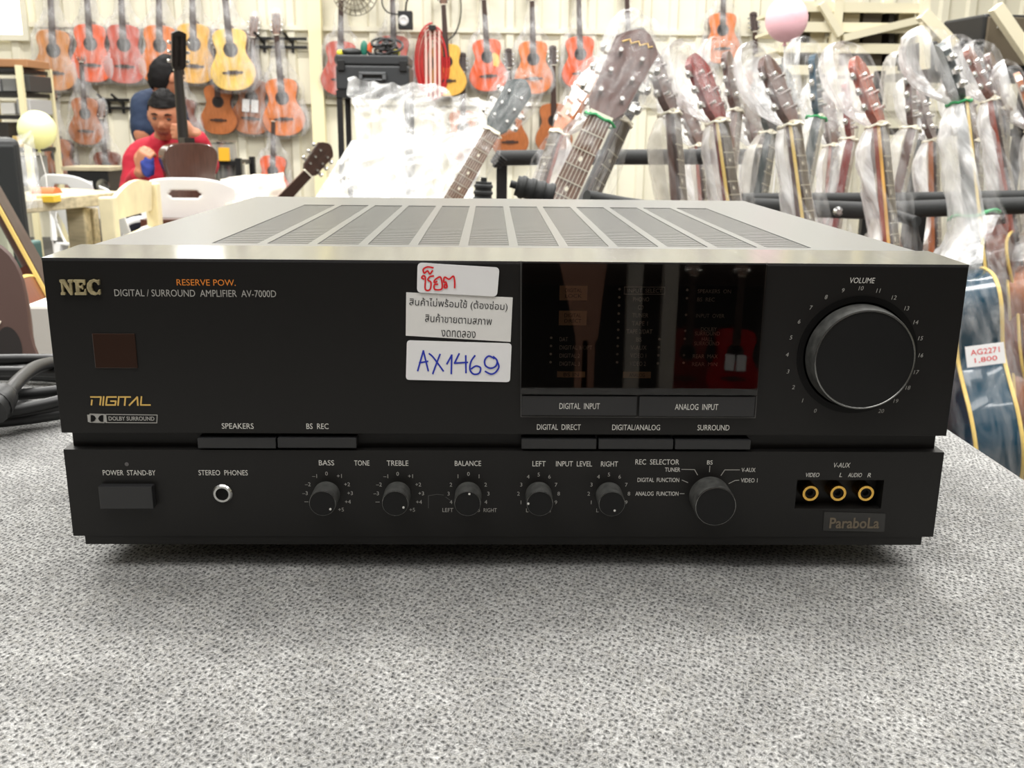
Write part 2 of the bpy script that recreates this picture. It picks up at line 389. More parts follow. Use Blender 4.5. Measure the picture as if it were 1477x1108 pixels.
def lettering(items, parent, material, name='lettering', y=-.0002, key='r', label=None):
    """items: (string, centre px x, centre px y, width px or None, cap height px)"""
    mb = MB(); single = name == 'legend_lettering' or len(items) == 1; o = None
    for s, px, py, wp, hp in items:
        x, z = F(px, py); h = abs(F(px, py-hp/2)[1]-F(px, py+hp/2)[1]); wd = abs(F(px+(wp or 0)/2, py)[0]-F(px-(wp or 0)/2, py)[0]) if wp else None
        put_text(mb, s, x, z, h, wd, y, key)
        if not single: o = mb.build(name, material, parent, label=label); mb = MB()
    return mb.build(name, material, parent, label=label) if single else o
def strokes(mb, lines, wpx, y=-.0004):           # ink lines given in photo pixels, as ribbons on the front
    for ln in lines:
        P = [Vector((F(*p)[0], 0, F(*p)[1])) for p in ln]; hw = wpx/2/3060.
        for a, b in zip(P, P[1:]):
            d = (b-a)
            if d.length < 1e-7: continue
            d.normalize(); n_ = Vector((-d.z, 0, d.x))*hw; e = d*hw*.6
            mb.add([(a-e+n_).to_tuple(), (b+e+n_).to_tuple(), (b+e-n_).to_tuple(), (a-e-n_).to_tuple()], [(0,1,2,3)])
    for i, v in enumerate(mb.v):
        mb.v[i] = (v[0], y-(i//4)*1.5e-6, v[2]) if v[1] == 0 else v
# badge letters (raised)
def logo_poly(mb, polys, x0, y0, x1, y1):
    X0, X1, Z0, Z1_ = pr(x0, y0, x1, y1)
    for pl in polys: mb.prism([(X0+(X1-X0)*a, Z0+(Z1_-Z0)*b) for a, b in pl], -.0016, 0)
m = MB()
N_ = [[(0,0),(0,.16),(.09,.2),(.09,.8),(0,.84),(0,1),(.36,1),(.74,.42),(.74,.8),(.64,.84),(.64,1),(1,1),(1,.84),(.92,.8),(.92,0),(.74,0),(.24,.74),(.24,.2),(.34,.16),(.34,0)]]
E_ = [[(0,0),(0,.15),(.13,.18),(.13,.82),(0,.85),(0,1),(.96,1),(.96,.64),(.86,.64),(.74,.82),(.45,.82),(.45,.6),(.64,.6),(.68,.7),(.76,.7),(.76,.36),(.68,.36),(.64,.45),(.45,.45),(.45,.18),(.78,.18),(.9,.4),(1,.4),(1,0)]]
C_ = [[(1,.66),(.9,.66),(.78,.82),(.6,.87),(.42,.74),(.38,.5),(.44,.26),(.62,.14),(.8,.2),(.9,.36),(1,.36),(.98,.02),(.9,.02),(.86,.07),(.6,-.02),(.28,.05),(.08,.25),(0,.5),(.08,.77),(.28,.96),(.56,1.03),(.84,.95),(.9,1),(1,1)]]
logo_poly(m, N_, 88.5, 403, 107, 425); logo_poly(m, E_, 108.6, 403, 125.4, 425); logo_poly(m, C_, 126.6, 403, 145.5, 425)
m.build('maker_badge', m_badge, upanel, bevel=.0002, label='worn gold raised letters of the maker')
lettering([('RESERVE POW.', 297.5, 407.5, 85, 9)], upanel, m_orange, label='orange printed line')
lettering([('DIGITAL / SURROUND  AMPLIFIER  AV-7000D', 282, 423, 233, 10)], upanel, m_ink2)
# sensor window
X0, X1, Za, Zb = pr(135.5, 481, 197, 531)
m = MB(); m.box(X0, X1, -.0006, 0, Za, Zb); m.build('sensor_window', mat('sensor_smoked_plastic', (54, 38, 31), .05, spec=.5), upanel, bevel=.0003, label='small smoked sensor window')
# stylised DIGITAL mark
m = MB()
strokes(m, [[(131,572.5),(146,572.5),(144.6,584)],[(133,577),(132.2,584)],[(150,572),(148.8,584.5)],[(168,572.5),(154.8,572.5),(153.2,584),(166.6,584),(167.4,578.5),(160,578.5)],
            [(171.8,572),(170.6,584.5)],[(174,572.5),(188.5,572.5)],[(181.3,572.5),(180.1,584.5)],[(186.8,584.5),(198.4,572.5),(199.2,584.5)],[(204.4,572),(203.4,584),(217,584)]], 2.3, -.0003)
m.build('digital_mark', m_gold, upanel, label='gold line-drawn word mark')
m = MB()
strokes(m, [[(130,597),(151,597.5),(150.5,609.5),(130,609),(130,597)],[(153,597.5),(227,598.5),(226.5,609.8),(153,609.3),(153,597.5)]], 1.2, -.0003)
strokes(m, [[(130,603.3),(150.7,603.3)]], 11.5, -.00025)
dd = MB()
for sgn in (1, -1): dd.prism([F(140.4-sgn*dx_, 603.3+dy_) for dx_, dy_ in ((9, -4.6), (6.2, -4.6), (3.4, -3.3), (1.6, 0), (3.4, 3.3), (6.2, 4.6), (9, 4.6))], -.0005, -.0003)
x, z = F(190, 603.6); put_text(m, 'DOLBY SURROUND', x, z, .0021, abs(F(223,603)[0]-F(157,603)[0]), -.0003, 'b')
sm = m.build('surround_mark', m_ink2, upanel); dd.build('mark_counter', m_deep, sm)
lettering([('SPEAKERS', 343, 614.5, 46, 8)], upanel, m_ink); lettering([('BS  REC', 458, 614.8, 32, 8)], upanel, m_ink)
lettering([('DIGITAL  DIRECT', 806, 616, 63, 8), ('DIGITAL/ANALOG', 917.5, 616.5, 69, 8), ('SURROUND', 1029, 616.8, 46, 8)], upanel, m_ink)
lettering([('VOLUME', 1244, 404.5, 36, 8)], upanel, m_ink, key='i')
def button(x0, y0, x1, y1, parent, yf=-.0012, yb=.006, name='button'):
    X0, X1, Z0, Z1_ = pr(x0, y0, x1, y1); mb = MB(); mb.box(X0, X1, yf, yb, Z0, Z1_); return mb.build(name, m_black2, parent, bevel=.0004)
for bx in ((286, 631.5, 398.5, 646), (401, 631, 514.5, 645.5), (752, 633, 860, 647), (863, 633.3, 970.5, 647.3), (973, 634, 1082, 647.6)): button(*bx, amp)
for bx, tx in (((752.5, 570, 918, 598.5), ('DIGITAL  INPUT', 835.5, 584.3, 58, 8.5)), ((921, 570.5, 1087.5, 600), ('ANALOG  INPUT', 1003.5, 585.5, 62, 8.5))):
    b = button(*bx, amp, -.0018, 0, 'input_button'); lettering([tx], b, m_ink, y=-.0020)
m = MB(); strokes(m, [[(751.5,376.5),(751.5,601),(1089,602.5),(1106,379)]], 1.3, -.0002); m.build('window_seam', m_dim, upanel)
# display window: dark backing, legends, smoked pane
X0, X1, Za, Zb = F(752.5, 470)[0], F(1098, 470)[0], F(920, 568)[1], H-.0016
m = MB(); m.box(X0, X1, -.0004, 0, Za, Zb); disp = m.build('display_window', mat('display_backing', (14, 14, 15), .6, spec=.2), amp)
m = MB(); m.box(X0, X1, -.0022, -.0016, Za, Zb); m.build('smoked_pane', smoked_pane('smoked_acrylic', (.62, .58, .55)), disp)
yl = -.0006
for (x0, y0, x1, y1, tx) in ((807, 412, 847, 433, ('DIGITAL', 'LOCK')), (806, 448, 846, 469, ('DIGITAL', 'DIRECT')), (803.5, 535.5, 844, 544, ('BS IN',)), (898.5, 536, 938.5, 545, ('ANALOG',))):
    a, b, c_, d_ = pr(x0, y0, x1, y1); mb = MB(); mb.box(a, b, yl, -.0004, c_, d_); lb = mb.build('legend_plate', m_tan, disp)
    n_ = len(tx); lettering([(s, (x0+x1)/2, (y0+y1)/2 + (i-(n_-1)/2)*8, 24 if n_ == 2 else 22, 5.4) for i, s in enumerate(tx)], lb, m_deep, y=yl-.0002)
L_ = []
for i, s in enumerate(('PHONO', 'CD', 'TUNER', 'TAPE 1', 'TAPE 2/DAT', 'BS', 'V-AUX', 'VIDEO 1', 'VIDEO 2')):
    L_.append((s, 924.5-i*.6, 431.5+i*11.6, {'CD': 8, 'BS': 8, 'TAPE 2/DAT': 37}.get(s, 23), 6.2))
L_ += [('INPUT  SELECT', 930, 419, 50, 6)]
for s, py, wp in (('DAT', 489, 12), ('DIGITAL 1/OPT', 501, 47), ('DIGITAL 2', 512.7, 29), ('DIGITAL 3', 524.3, 29)): L_.append((s, 807+wp/2, py, wp, 6))
for s, px, py, wp in (('SPEAKERS  ON', 1030, 420, 48), ('BS  REC', 1018, 431.8, 25), ('INPUT  OVER', 1024, 455.3, 41), ('DOLBY', 1022, 474.6, 23), ('SURROUND', 1020, 480.8, 36), ('HALL', 1020, 489, 16), ('SURROUND', 1019, 495.2, 36), ('REAR  MAX', 1017, 513.6, 36), ('REAR  MIN', 1016, 525, 36)): L_.append((s, px, py, wp, 5.6))
lettering(L_, disp, m_legend, 'legend_lettering', yl)
m = MB(); strokes(m, [[(900.5,413.8),(958.5,414),(958,424.2),(900,424),(900.5,413.8)]], .9, yl); m.build('legend_frame', m_legend, disp)
def dots(P, r, parent, material, y, name):
    mb = MB()
    for p in P:
        x, z = F(*p); mb.prism([(x+r*math.cos(2*PI*k/12), z+r*math.sin(2*PI*k/12)) for k in range(12)], y, y+.0002)
    return mb.build(name, material, parent)
dots([(893.5-i*.4, 417+i*11.7) for i in range(10)] + [(951-i*.8, 489+i*11.6) for i in range(4)] + [(795-i*.3, 487+i*11.7) for i in range(4)] + [(991-p*.05, 418+p) for p in (0, 12, 36, 59, 70.5, 94, 105)], .00062, disp, m_legend, yl, 'indicator_dots')

# volume knob
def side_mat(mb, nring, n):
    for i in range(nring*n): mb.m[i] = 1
VC = F(1236, 512.5); 
m = MB(); m.lathe([(.0292, 0), (.0292, .0004), (.0262, .0004), (.0262, -.0002)], (VC[0], 0, VC[1]), (0, -1, 0), 72); m.build('groove_shade_ring', m_deep, amp)  # flat dark ring stands in for the shade in the groove round the knob
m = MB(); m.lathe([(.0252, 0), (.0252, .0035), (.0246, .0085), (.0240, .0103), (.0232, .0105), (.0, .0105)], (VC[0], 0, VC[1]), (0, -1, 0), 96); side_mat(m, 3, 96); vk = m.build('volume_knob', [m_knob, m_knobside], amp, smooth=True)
m = MB(); m.lathe([(.0241, .0100), (.0241, .0106), (.0235, .0108), (.0233, .0106), (.0234, .0100)], (VC[0], 0, VC[1]), (0, -1, 0), 96); m.build('bright_rim', m_knobedge, vk, smooth=True)
L_ = []
for i in range(21):
    a = math.radians(240-15*i); x = .16696+.0326*math.cos(a); z = .0326*math.sin(a); L_.append((str(i), x, z))
mb = MB()
for s, x, z in L_: put_text(mb, s, x, .11243+z, .0020, None, -.0002, 'i')
mb.build('volume_scale', m_ink2, upanel)

# lower panel
dots([(183, 669.5)], .0010, lpanel, mat('standby_lamp', (95, 92, 92), .3), -.0003, 'standby_lamp')
lettering([('POWER  STAND-BY', 186.5, 681.8, 76, 7.5), ('STEREO  PHONES', 322, 681.8, 71, 7.5), ('BASS', 471, 667.5, 22, 7.5), ('TONE', 522, 667.8, 22, 7.5), ('TREBLE', 573.5, 668, 31, 7.5), ('BALANCE', 675, 668.3, 38, 7.5),
           ('LEFT', 777.5, 668.8, 19, 7.5), ('INPUT  LEVEL', 828, 669, 52, 7.5), ('RIGHT', 879, 669.2, 24.5, 7.5)], lpanel, m_ink, 'control_name')
lettering([('REC  SELECTOR', 948, 666.3, 63, 7.5), ('TUNER', 970, 677.4, 22, 6), ('DIGITAL  FUNCTION', 949.5, 692.2, 60, 6), ('ANALOG  FUNCTION', 947.5, 712, 62, 6), ('BS', 1023.8, 667, 8, 6), ('V-AUX', 1079.5, 677.8, 20, 6), ('VIDEO 1', 1080.5, 692.8, 24, 6)], lpanel, m_ink, 'selector_name')
lettering([('V-AUX', 1214.5, 671, 24, 7), ('VIDEO', 1172, 685, 19.5, 6), ('L', 1212.5, 685, 4, 6), ('AUDIO', 1233, 685.2, 20, 6), ('R', 1253.5, 685.3, 5, 6)], lpanel, m_ink, 'socket_name', key='i')
m = MB(); strokes(m, [[(983,677),(1001.7,677.3),(1006,685)], [(1023.8,672),(1023.2,680.6)], [(1066.7,677.7),(1045.3,677.7),(1039.8,685.8)], [(1065.8,692.6),(1060,693),(1051,697.5)], [(983.5,692.3),(992,696)], [(980.6,712),(986.8,712)]], 1.1, -.0002)
m.build('leader_lines', m_ink2, lpanel)
b = button(148, 697.5, 224.5, 729.5, amp, -.0045, 0, 'power_button')
bass = [('0',471,683),('–1',453.8,686.6),('+1',489.5,686.5),('–2',444,698.5),('+2',500.7,698.5),('–3',440,711.3),('+3',505,711.3),('–',442,723.7),('+4',501.8,723.7),('+5',492,735)]
HT = 6.2
def scale_(items):
    mb = MB()
    for s, px, py in items:
        x, z = F(px, py); vs, fs = text_mesh(s)
        put_text(mb, s, x, z, None if s == '–' else .0020, .0020 if s == '–' else None, -.0002)
    mb.build('scale_numbers', m_ink2, lpanel)
scale_(bass); scale_([(s, x+102.6, y+.3) for s, x, y in bass])
scale_([('0',675.7,683.5),('1',660.6,687),('1',691,687),('2',650.4,699),('2',700.5,699),('3',647,712),('3',704.5,712),('4',650.5,724),('4',700.8,724),('5',690.6,735.6)])
lettering([('LEFT', 646, 735.6, 15.5, 5.6), ('RIGHT', 707, 735.8, 19, 5.6)], lpanel, m_ink2, 'balance_side')
lev = [('5',777,684.5),('4',761.8,687.5),('6',792.5,687.5),('3',751.8,699),('7',802,699.2),('2',747.8,712),('8',805.8,712),('1',751.4,724.5),('9',801.8,724.5),('L',760.5,736),('J',793.5,736.3)]
scale_(lev); scale_([(s, x+101.3, y) for s, x, y in lev])
def knob(px, py, r, L_, name, dot=None):
    x, z = F(px, py); mb = MB()
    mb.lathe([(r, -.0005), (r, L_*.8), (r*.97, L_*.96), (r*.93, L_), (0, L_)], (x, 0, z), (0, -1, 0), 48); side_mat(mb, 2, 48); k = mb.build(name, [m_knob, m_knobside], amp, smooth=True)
    mb = MB(); mb.lathe([(r*.965, L_-.0006), (r*.965, L_+.0001), (r*.935, L_+.0002), (r*.93, L_-.0003)], (x, 0, z), (0, -1, 0), 48); mb.build('bright_rim', m_knobedge, k, smooth=True)
    if dot:
        dx, dz = F(*dot, y=-L_); rr = .00055; mb = MB(); mb.prism([(dx+rr*math.cos(2*PI*i/12), dz+rr*math.sin(2*PI*i/12)) for i in range(12)], -L_-.0003, -L_+.0002); mb.build('pointer_dot', m_ink, k)
    return k
knob(471.3, 712.5, .0066, .0125, 'tone_knob', (476.5, 734.5)); knob(573.6, 712.7, .0066, .0125, 'tone_knob', (582, 732)); knob(675.3, 713, .0066, .0125, 'balance_knob', (677, 712.5))
knob(776.9, 713, .0066, .0125, 'level_knob', (762, 726.5)); knob(878.2, 713.4, .0066, .0125, 'level_knob', (886.5, 736.5))
knob(1023.2, 715.5, .0103, .0140, 'selector_knob')
x, z = F(321.5, 711.5); m = MB(); m.lathe([(.0049, -.0002), (.0049, .0008), (.0042, .0016), (.0032, .0016), (.0030, .0004)], (x, 0, z), (0, -1, 0), 40); pj = m.build('headphone_socket', m_chrome, amp, smooth=True)
m = MB(); m.lathe([(.0031, 0), (.0031, .0006), (0, .0006)], (x, 0, z), (0, -1, 0), 24); m.build('socket_hole', m_deep, pj)
for px in (1168.5, 1208.5, 1248.5):
    x, z = F(px, 711.2, .001); m = MB()
    m.lathe([(.0043, -.0085), (.0043, -.001), (.0040, -.0003), (.0028, -.0003), (.0026, -.004)], (x, 0, z), (0, -1, 0), 36); s = m.build('phono_socket', m_brass, amp, smooth=True)
    m = MB(); m.lathe([(.0027, -.006), (.0027, -.0012), (.0016, -.0012), (.0014, -.003), (0, -.003)], (x, 0, z), (0, -1, 0), 24); m.build('socket_core', m_deep, s)
# stickers
def sticker(corners, rad, material, label, y=-.0002):
    P = [Vector((*F(*c),)) for c in corners]; out = []
    n = len(P)
    for i in range(n):
        p, a, b = P[i], P[i-1], P[(i+1) % n]
        if rad:
            u = (a-p).normalized()*rad; v = (b-p).normalized()*rad
            for k in range(7):
                t = k/6; out.append(((p+u)*(1-t)**2 + p*2*t*(1-t) + (p+v)*t*t).to_tuple())
        else: out.append(p.to_tuple())
    mb = MB(); mb.prism(out, y-.0002, y); return mb.build('sticker', material, amp, label=label)
def crop_px(pts, ox=560, oy=360, s=210/1108): return [(ox+x*s, oy+y*s) for x, y in pts]
st = sticker([(602.5,378.5),(720.5,385.5),(717,427.5),(601.5,421.5)], .0022, m_label, 'white sticker with red handwriting', -.0008)
m = MB()
def smooth_line(pts, n=5): return [(p.x, p.y) for p in catmull([(x, y, 0) for x, y in pts], n)]
for ln in ([(272,222),(256,212),(266,198),(284,212),(283,298),(318,302),(326,248),(303,228),(316,206),(346,198)], [(343,136),(300,130),(268,148),(276,176),(300,160),(318,182),(338,158)],
           [(372,240),(352,248),(356,228),(396,206),(410,250),(406,298),(356,300),(352,266),(378,262)], [(446,272),(432,262),(428,286),(448,282),(440,246),(424,244),(430,208),(464,222),(496,200),(506,240),(506,288)]):
    strokes(m, [smooth_line(crop_px(ln))], 2.3, -.00115)
m.build('handwriting', m_red_ink, st)
st = sticker([(586,421.5),(739.5,429),(736.5,493),(585.3,484)], 0, m_label2, 'printed white paper slip with three dark lines', -.0002)
m = MB(); tl = -math.radians(2.6)
for s, px, py, wp, hp in (('สินค้าไม่พร้อมใช้ (ต้องซ่อม)', 661.5, 439.2, 142, 15), ('สินค้าขายตามสภาพ', 661.5, 460, 97, 13), ('งดทดลอง', 661.3, 481.5, 50, 10)):
    x, z = F(px, py); put_text(m, s, x, z, hp/3060, wp/3060, -.00055, rot=tl)
m.build('printed_lines', m_dark_ink, st)
st = sticker([(587,490.5),(738,495),(735.5,551),(585.5,547.5)], .0018, m_label, 'white sticker with blue handwritten stock number', -.0004)
m = MB()
for ln, sm in (([(225,920),(268,768),(305,920)],0), ([(238,860),(302,848)],0), ([(312,790),(345,820),(420,922)],1), ([(395,795),(362,880),(340,942)],1), ([(447,868),(484,800),(480,942)],0), ([(540,790),(505,862),(604,856)],0), ([(590,805),(592,935)],0),
           ([(660,805),(630,850),(622,910),(650,945),(692,938),(702,898),(668,884),(632,905)],1), ([(806,826),(765,808),(735,838),(740,880),(778,900),(818,884),(828,842),(800,812)],1), ([(828,846),(842,890),(815,932),(780,944),(738,924)],1)):
    c = crop_px(ln); strokes(m, [smooth_line(c) if sm else c], 2.4, -.00075)
m.build('handwriting', m_blue_ink, st)
st = sticker([(1188.5,738),(1277,740.5),(1275,767),(1186.5,765)], .0006, mat('dark_clear_sticker', (40, 39, 37), .25), 'dark clear sticker with a faded brown name', -.0002)
m = MB(); x, z = F(1232, 754); put_text(m, 'ParaboLa', x, z, 18/3060, 78/3060, -.0006, 'b'); m.build('faded_name', mat('faded_brown_print', (112, 100, 82), .6), st)
# hairline scratch below the balance scale
m = MB(); strokes(m, [[(618,733),(618,715),(630,713),(640,714)], [(643,717),(650,722)]], .7, -.00015); m.build('scratch', m_dim, lpanel)

# ------------------------------------------------------------------ mains cord coiled on the carpet
def cpx(pts, z): return [onz(px, py, T+z_) for (px, py), z_ in zip(pts, z if hasattr(z, '__len__') else [z]*len(pts))]
cd_ = empty('mains_cord', onz(10, 590, T)); tag(cd_, 'black mains cord coiled on the carpet left of the amplifier', 'cord')
def addcord(pts, z, r, nm):
    P = [p - cd_.location for p in catmull(cpx(pts, z), 10)]; mb = MB(); mb.tube(P, r, 12); mb.build(nm, m_rubber, cd_, smooth=True)
c0 = onz(5, 588, T); c0 = Vector((c0.x-.03, c0.y+.005, T))
loop = []
for i in range(0, 240):
    a = i/40*2*PI; k = i/240
    rx = .112+.012*math.sin(a*.37+1); ry = .070+.018*math.sin(a*.61+2); loop.append(Vector((rx*math.cos(a)+.012*math.sin(k*9), ry*math.sin(a)+.012*math.cos(k*7+1), .006+.011*(.5+.5*math.sin(a*.5+k*4))+.004*k)))
base = c0 - cd_.location
m = MB(); m.tube([base + p for p in loop], .0046, 10); m.build('cable', m_rubber, cd_, smooth=True)
addcord([(-20,596),(8,570),(30,546),(52,530),(80,523.5),(120,527),(190,540)], [.02,.03,.032,.03,.024,.016,.007], .0052, 'cable')
P = [p - cd_.location for p in cpx([(-14,590),(1,576),(8,569)], [.026,.03,.031])]
m = MB(); m.tube([P[0], P[1], P[2]], [.0125, .0105, .0085], 14)
for k in range(4):
    p_ = P[0].lerp(P[2], .3+.2*k); d_ = (P[2]-P[0]).normalized(); m.tube([p_-d_*.0015, p_+d_*.0015], .0128-.0011*k, 14)
m.build('plug_boot', m_rubber, cd_, smooth=True)
# ------------------------------------------------------------------ the hall: floor and walls
m_wall = mat('cream_painted_sheet_metal', (230, 225, 205), .55, var=.05, vscale=2)
m_floor = mat('grey_concrete', (92, 91, 88), .7, var=.2, vscale=3)
YW = 8.55
DW = YW - CAM.y
m = MB(); m.box(-7, 7, -6, YW+.2, -.1, 0); struct(m.build('floor', m_floor))
m = MB(); pts = []; x = -7.0                      # ribbed sheet-metal profile
while x < 7:
    pts += [(x, 0), (x+.14, 0), (x+.16, -.03), (x+.22, -.03), (x+.24, 0)]; x += .24
n = len(pts)
for zz in (0, 5.0):
    for px_, py_ in pts: m.v.append((px_, YW+py_, zz))
for i in range(n-1): m.f.append((i, i+1, n+i+1, n+i)); m.m.append(0)
m.box(-7, 7, YW+.01, YW+.12, 0, 5.0)
struct(m.build('wall_back', m_wall))
m = MB(); m.box(7, 7.1, -6, YW+.1, 0, 5); struct(m.build('wall_right', m_wall))
m = MB(); m.box(-7.1, -7, -6, YW+.1, 0, 5); struct(m.build('wall_left', m_wall))
m = MB(); m.box(-7, 7, -6.1, -6, 0, 5); struct(m.build('wall_front', mat('brown_board_wall', (62, 50, 44), .8, var=.2, vscale=2)))
def wpt(px, py, off=0): p = at(px, py, DW-off); return p
m = MB(); a = wpt(455, 0); m.box(a.x-.05, a.x+.06, YW-.13, YW-.03, 0, 5); struct(m.build('trim_1', mat('cream_steel_column', (238, 228, 186), .5)))
for i, yy in enumerate((47, 152)):                # girts across the wall
    z = wpt(900, yy).z; m = MB(); m.box(-7, 7, YW-.045, YW-.03, z-.02, z+.02); struct(m.build('trim_%d' % (i+2), m_wall))
m_sky = mat('daylight_window_pane', (255, 253, 245), .6, emit=3.0)
def window(i, x0, y0, x1, y1):
    a, b = wpt(x0, y0, .05), wpt(x1, y1, .05)
    mb = MB(); mb.box(a.x, b.x, YW-.05, YW-.035, b.z, a.z); wn = struct(mb.build('window_%d' % i, m_sky))
    mb = MB()
    for bx in ((a.x-.05, a.x, b.z-.05, a.z+.05), (b.x, b.x+.05, b.z-.05, a.z+.05), (a.x, b.x, a.z, a.z+.05), (a.x, b.x, b.z-.05, b.z)): mb.box(bx[0], bx[1], YW-.07, YW-.03, bx[2], bx[3])
    mb.build('window_frame', m_wall, wn)
window(1, -150, -160, 34, 50)
window(2, 212, -150, 292, -45)

# ------------------------------------------------------------------ guitars
CL = [(0,0),(.055,.003),(.11,.02),(.155,.055),(.182,.105),(.187,.15),(.172,.205),(.143,.255),(.122,.30),(.122,.335),(.133,.375),(.141,.415),(.134,.450),(.105,.476),(.06,.487),(.03,.489),(0,.489)]
def outline(sc=1.0, wid=1.0):
    R = [(p.x*wid*sc, p.y*sc) for p in catmull([(a, b, 0) for a, b in CL], 3)]
    return R + [(-a, b) for a, b in R[-2:0:-1]]
OUT = outline()
TIEZ = .845
m_film = plastic_film('clear_plastic_film', .03, .36, (.96, .96, .97), 9)
m_filmt = plastic_film('very_clear_film', .015, .34, (.96, .96, .96), 21, .08)
m_filmq = plastic_film('glinting_clear_film', .01, .2, (.92, .92, .92), 24, .06)
m_filmw = plastic_film('milky_plastic_film', .25, .9, (.97, .97, .97), 12, .14)
m_filmn = plastic_film('crumpled_clear_plastic', .05, .5, (.95, .95, .95), 17, .14)
m_filmg = plastic_film('grey_plastic_film', .22, .62, (.70, .67, .61), 8, .25)
m_fret = mat('fret_metal', (225, 218, 200), .3, metal=.7)
m_bone = mat('cream_plastic_nut', (240, 234, 215), .5)
m_ebony = wood('dark_rosewood', (58, 38, 30), .4, .25, .1)
m_rose = wood('brown_rosewood', (112, 80, 62), .4, .25, .1)
m_hole = mat('soundhole_dark', (22, 14, 10), .8)
m_tuner = mat('nickel_tuners', (205, 203, 198), .22, metal=.9)
m_cream = mat('cream_binding', (236, 205, 120), .4)
def bag_mesh(kind, seed, hl=1):
    """a closed film sleeve round a guitar: rings from the body up past the headstock"""
    if kind == 'wall':      # z, half width, half depth, y offset
        S = [(-.03,.05,.03,0),(.0,.16,.06,0),(.08,.21,.075,0),(.2,.215,.08,0),(.3,.19,.08,-.005),(.4,.185,.078,-.005),(.5,.15,.065,-.01),(.58,.085,.05,-.02),(.68,.055,.04,-.02),(.84,.045,.03,-.015),(.92,.05,.035,0),(1.03,.045,.03,.01),(1.08,.02,.012,.02)]
        nz, nn, amp_ = 60, 40, .02
    else:                   # tied at the nut, loose round head and neck
        S = [(-0.02,0.09,0.05,0),(0.03,0.19,0.075,0),(0.2,0.22,0.085,0),(0.36,0.19,0.085,0),(0.46,0.165,0.08,-0.005),(0.52,0.12,0.07,-0.025),(0.57,0.075,0.055,-0.048),(0.62,0.058,0.047,-0.05),(0.7,0.055,0.045,-0.046),(0.78,0.052,0.042,-0.042),(0.83,0.038,0.03,-0.042),(0.845,0.027,0.021,-0.042),(0.86,0.036,0.028,-0.033),(0.885,0.056,0.04,-0.018),(0.92,0.07,0.048,-0.004),(0.955,0.073,0.05,0.006),(0.99,0.07,0.046,0.013),(1.015,0.058,0.036,0.017),(1.032,0.036,0.022,0.02),(1.042,0.01,0.008,0.02)]
        nz, nn, amp_ = 130, 44, .012
    P = catmull([(a, b, c) for a, b, c, d in S], 10); D = catmull([(a, d, 0) for a, b, c, d in S], 10)
    tot = len(P)-1; rg = []
    for i in range(nz+1):
        t = i/nz*tot; k = min(int(t), tot-1); f = t-k; p = P[k].lerp(P[k+1], f); d = D[k].lerp(D[k+1], f)
        if kind != 'wall' and p.x > TIEZ: p.x = TIEZ+(p.x-TIEZ)*(hl/.8)**.7
        ring = []
        for j in range(nn):
            a = 2*PI*j/nn; c, s = math.cos(a), math.sin(a)
            x, y, z = p.y*c, p.z*s+d.y, p.x
            q_ = Vector((x*11+seed*7.3, y*11, z*6)); q2 = Vector((x*38+seed, y*38, z*17))
            dn = amp_*(noise.noise(q_) + .55*(1-2*abs(noise.noise(q2))))*min(1, p.y/.05)
            if kind != 'wall': dn *= .35 + min(1, abs(z-TIEZ)/.05)*.65
            ring.append((x+c*dn, y+s*dn*.9, z+.4*dn))
        rg.append(ring)
    mb = MB(); mb.rings(rg)
    if kind != 'wall':          # the film is clear where it lies tight over the front and the body, cloudy where it bunches behind
        for i in range(nz):
            for j in range(nn):
                if math.sin(2*PI*(j+.5)/nn) < .05 or rg[i][j][2] < .5: mb.m[i*nn+j] = 1
    return mb
BAGS = {}
def add_bag(root, kind, seed, material, hl=1):
    key = (kind, seed, material.name, hl)
    if key in BAGS:
        c = BAGS[key].copy(); c.parent = root; COL.objects.link(c); return c
    BAGS[key] = bag_mesh(kind, seed, hl).build('plastic_bag', [material, m_filmq], root, smooth=False)
    me = BAGS[key].data; me.polygons.foreach_set('use_smooth', [True]*len(me.polygons))
    return BAGS[key]
